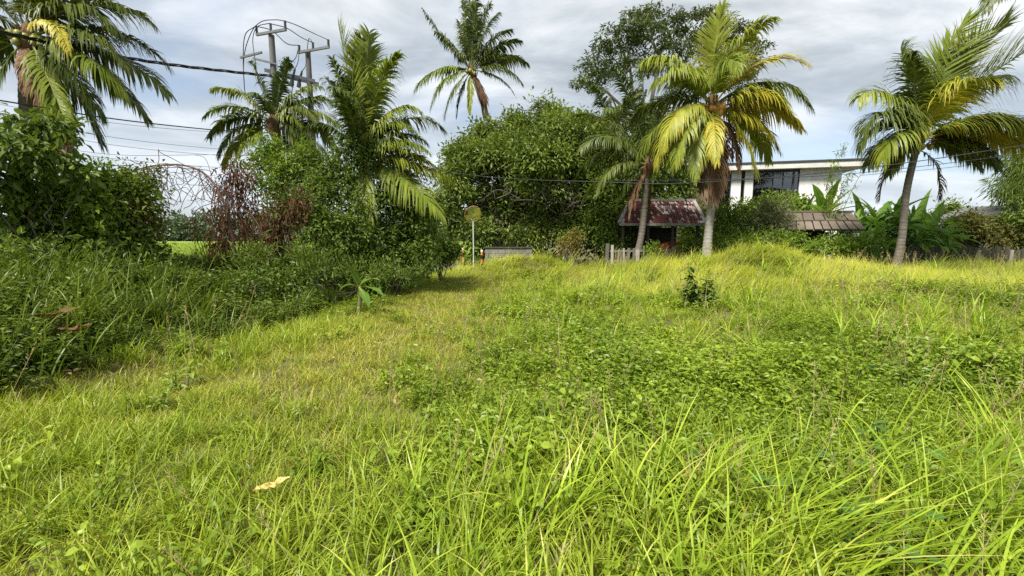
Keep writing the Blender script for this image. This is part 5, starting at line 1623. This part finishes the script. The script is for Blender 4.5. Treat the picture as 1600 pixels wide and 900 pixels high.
def cand(r, y0, y1, dens, xl=-99, xr=99):
    """random ground points between two depths, over the width the lot has in view plus a margin"""
    w = 1.22 * y1 + 2.2
    x0, x1 = max(-w, xl), min(w, xr)
    n = int((x1 - x0) * (y1 - y0) * dens)
    x, y = r.uniform(x0, x1, n), r.uniform(y0, y1, n)
    k = np.abs(x) < 1.22 * y + 2.2
    return x[k], y[k]


BANDS = [(.6, 4, 1.0, 1.0), (4, 8, .62, 1.15), (8, 13, .42, 1.35), (13, 20.6, .30, 1.6)]
XB = lambda y, x: -4.65 + .6 * (vnoise(x, y, .6, 11) - .5) + .95 * sstep(5, 8.5, y) + .6 * sstep(12, 18, y)      # foot of the bank


def zone(x, y):
    bank = sstep(-.15, .35, XB(y, x) - x)
    path = np.exp(-((x - (-2.6 + .10 * y)) / (1.3 + .03 * y)) ** 2) * sstep(2.6, 4.4, y)
    path = np.clip(np.maximum(path, .8 * np.exp(-((y - 4.6) / .8) ** 2) * (x < -2.4)), 0, 1) * (1 - bank)
    tall = sstep(-1.3, .2, x + .6 * (vnoise(x, y, 1.2, 21) - .5)) * (1 - sstep(2.4, 3.2, y + .7 * (vnoise(x, y, .9, 22) - .5)))
    weed = sstep(-1.6, 3.6, x + 3.0 * (vnoise(x, y, .7, 23) - .5)) * sstep(2.0, 3.4, y) * (1 - sstep(8, 14, y))
    swept = sstep(.5, 3, x + 1.5 * (vnoise(x, y, .4, 24) - .5)) * sstep(9.5, 13, y + 2.5 * (vnoise(x, y, .3, 25) - .5))
    mound = np.exp(-((x - .6) / 2.4) ** 2 - ((y - 17.4) / 1.6) ** 2)
    swept = np.clip(np.maximum(swept, .9 * mound), 0, 1)
    return bank, path, tall, weed, swept


def grow(name, kind, mat, nvar, base_dens, prob, size, label, cat, seed, swirl=None, tiltamt=.12, bands=BANDS):
    r = np.random.default_rng(seed)
    Ps, S, A, Zs = [], [], [], []
    for (y0, y1, df, sf) in bands:
        x, y = cand(r, y0, y1, base_dens * df)
        p = prob(x, y)
        k = r.random(len(x)) < p
        x, y = x[k], y[k]
        Ps.append(np.stack([x, y, hgt(x, y)], 1))
        s, zz = size(x, y)
        s = s * r.uniform(.75, 1.25, len(x))
        S.append(s * sf); Zs.append(s * zz * (1 + (sf - 1) * .35))
        A.append(r.uniform(0, 6.28, len(x)) if swirl is None else swirl(x, y, r))
    P, S, A, Zs = np.vstack(Ps), np.concatenate(S), np.concatenate(A), np.concatenate(Zs)
    c = tuft_collection(name, kind, mat, nvar, seed * 10)
    t = r.normal(0, tiltamt, (len(P), 2))
    print(name, len(P))
    return scatter(name, c, nvar, P, A, S, t, label, cat, Zs)


def one(v):
    return lambda x, y: (np.full(len(x), v), np.ones(len(x)))


def p_short(x, y):
    b, p, t, w, s = zone(x, y)
    return np.clip(.42 + p - b - .25 * w - .35 * s + .3 * sstep(-.5, -2, x), 0, 1)


def p_med(x, y):
    b, p, t, w, s = zone(x, y)
    return np.clip((.55 + .35 * vnoise(x, y, .8, 31) - .75 * p) * (1 - b) * (1 - .6 * s) + .2 * w * (1 - b), 0, 1)


def s_med(x, y):
    b, p, t, w, s = zone(x, y)
    q = .50 + .60 * vnoise(x, y, .6, 32) + .35 * sstep(4.2, 2.2, y) * (.45 + .55 * sstep(-2.5, .3, x)) - .2 * p
    return q, 1.0 + .2 * (vnoise(x, y, .9, 33) - .5)


def p_tall(x, y):
    b, p, t, w, s = zone(x, y)
    clump = sstep(.45, .75, vnoise(x, y, .8, 34))
    return np.clip(t * (.35 + .65 * clump) + .10 * w * clump + .10 * s, 0, 1) * (1 - b)


def s_tall(x, y):
    return .65 + .35 * vnoise(x, y, .7, 35) - .15 * sstep(2.2, 1.2, y), np.ones(len(x))


def p_swept(x, y):
    b, p, t, w, s = zone(x, y)
    return np.clip(s * (.25 + 1.1 * vnoise(x, y, 1.1, 51)), 0, 1) * (1 - b)


def p_weed(x, y):
    b, p, t, w, s = zone(x, y)
    patch = vnoise(x, y, .9, 36)
    patch = .5 * patch + .5 * sstep(.35, .65, vnoise(x, y, .4, 67))
    patch = np.clip(patch + .5 * (vnoise(x, y, 2.2, 68) - .5), 0, 1)
    return np.clip(w * (-.12 + .72 * patch) + .35 * sstep(.5, .8, patch) * (1 - p) * (1 - s), 0, 1) * (1 - b)


def s_weed(x, y):
    return .7 + .75 * vnoise(x, y, .5, 37), .9 + .5 * vnoise(x, y, .7, 38)


def p_clover(x, y):
    b, p, t, w, s = zone(x, y)
    patch = sstep(.35, .7, vnoise(x, y, .65, 39))
    return np.clip(.5 * w * patch + .12 * patch * (1 - p) * (1 - s) * (.45 + .55 * (x > -.6)), 0, 1) * (1 - b)


def p_bank(x, y):
    return zone(x, y)[0] * (x > -9.5) * (y < 18.5)


grow('short_grass', 'short', G['short'], 8, 95, p_short, one(1.0), 'short mown yellow green grass of the trodden path', 'grass', 301)
grow('meadow_grass', 'med', G['med'], 10, 60, p_med, s_med, 'ankle high green grass over the whole lot', 'grass', 302)
grow('tall_grass', 'tall', G['tall'], 10, 26, p_tall, s_tall, 'tall bright broad bladed grass clumps in the foreground', 'grass', 303, swirl=lambda x, y, r: r.normal(-.35, .8, len(x)))
grow('swept_grass', 'swept', G['swept'], 10, 26, p_swept, lambda x, y: (.45 + .6 * vnoise(x, y, .5, 40), .75 + .7 * vnoise(x, y, .8, 52)), 'long yellow grass blown flat over the rear mounds', 'grass', 304,
     swirl=lambda x, y, r: r.normal(.2, .45, len(x)) + 2.4 * (vnoise(x, y, .22, 41) - .5), bands=[(9, 13, 1.0, 1.1), (13, 20.6, .9, 1.25)])
grow('lodged_grass', 'lodged', G['tall'], 8, 22, lambda x, y: sstep(.4, 1.4, x + .8 * (vnoise(x, y, .9, 61) - .5)) * sstep(3.1, 2.0, y) * .8, lambda x, y: (.7 + .4 * vnoise(x, y, .8, 62), np.ones(len(x))), 'long grass blades fallen over to the right in the near corner', 'grass', 311, swirl=lambda x, y, r: r.normal(-.55, .3, len(x)), bands=BANDS[:2])
grow('broadleaf_weeds', 'weed', G['weed'], 10, 75, p_weed, s_weed, 'leafy green weeds spreading across the right of the lot', 'weeds', 305)
grow('clover_patch', 'clover', G['weed'], 8, 55, p_clover, s_weed, 'creeping round leaved ground cover between the grass', 'ground cover', 306)
grow('round_leaf_weeds', 'big', G['bigleaf'], 8, 6, lambda x, y: p_clover(x, y) * .5 * (x > 0) + .4 * (x > .8) * (y < 3) * (zone(x, y)[0] < .1), lambda x, y: (.75 + .5 * vnoise(x, y, 1, 42), np.ones(len(x))), 'larger dark heart shaped leaves low among the grass', 'weeds', 307)
grow('seed_stalks', 'seed', G['straw'], 6, 9, lambda x, y: np.clip(.5 * vnoise(x, y, .7, 63) + .3 * zone(x, y)[4], 0, 1) * (1 - zone(x, y)[1]) * (1 - zone(x, y)[0]), one(1.0), 'thin pale seed stalks standing in the grass', 'grass', 312)
grow('leafy_plants', 'plant', G['weed'], 8, 9, lambda x, y: np.clip(sstep(.45, .75, vnoise(x, y, .55, 64)) * (.22 + .25 * sstep(3, 4.5, y) + .6 * zone(x, y)[3]), 0, 1) * (1 - zone(x, y)[1]) * (1 - zone(x, y)[0]), one(1.0), 'taller leafy weeds standing in loose patches', 'weeds', 313)
grow('dry_straw', 'dry', G['straw'], 6, 20, lambda x, y: np.clip(.35 * zone(x, y)[1] * vnoise(x, y, .8, 43) + .3 * zone(x, y)[2] + .2 * sstep(.6, .9, vnoise(x, y, .7, 44)), 0, 1), one(.9), 'dry straw coloured cut stalks lying in the grass', 'straw', 308)
grow('bank_weeds', 'weed', G['bank'], 8, 95, lambda x, y: p_bank(x, y) * (.35 + .9 * vnoise(x, y, .8, 66)), lambda x, y: (.8 + .8 * vnoise(x, y, .6, 45), np.ones(len(x))), 'dark leafy weeds, hedge shade put into their green, covering the left bank', 'weeds', 309)
grow('bank_grass', 'tall', G['bank'], 8, 40, lambda x, y: p_bank(x, y) * (.35 + .65 * sstep(.3, .6, vnoise(x, y, .6, 46))) * (x > -7.5), lambda x, y: (.65 + .5 * vnoise(x, y, .7, 47), np.ones(len(x))), 'arching grass, its green darkened for shade, along the left bank under the hedge', 'grass', 310, swirl=lambda x, y, r: r.normal(-.3, .9, len(x)))
r_ = np.random.default_rng(77)
n_r = 5200
xr = np.concatenate([r_.uniform(-70, 3, n_r), r_.uniform(-40, -13.6, 1600)]); yr_ = np.concatenate([27 + 60 * r_.random(n_r) ** 1.6, r_.uniform(9, 21, 1600)])
cc = tuft_collection('rice', 'rice', G['ricegrass'], 5, 990)
scatter('rice_plants', cc, 5, np.stack([xr, yr_, np.full(len(xr), .05)], 1), r_.uniform(0, 6.28, len(xr)), r_.uniform(.9, 1.5, len(xr)), r_.normal(0, .05, (len(xr), 2)), 'bright green rice plants of the field beyond the hedge', 'rice')


# ------------------------------------------------------------------ far tree line
def tree_line():
    r = np.random.default_rng(88)
    b = MB()
    P_, O_ = [], []
    x = -230
    while x < 260:
        h = r.uniform(4.5, 10.5); w = r.uniform(3, 6); y = r.uniform(150, 165)
        n = 60
        d = unit(r.normal(size=(n, 3)))
        P_.append(np.array([x, y, h * .52]) + d * [w, 3, h * .5]); O_.append(d)
        x += w * 1.0
    P_, O_ = np.vstack(P_), np.vstack(O_)
    f = foliage(P_, O_, r, 9, .7, 1.4, .9, .2)
    o = f.build('far_treeline', M['farleaf'])
    tag(o, 'far line of trees along the horizon beyond the rice field', 'treeline', kind='stuff')


tree_line()
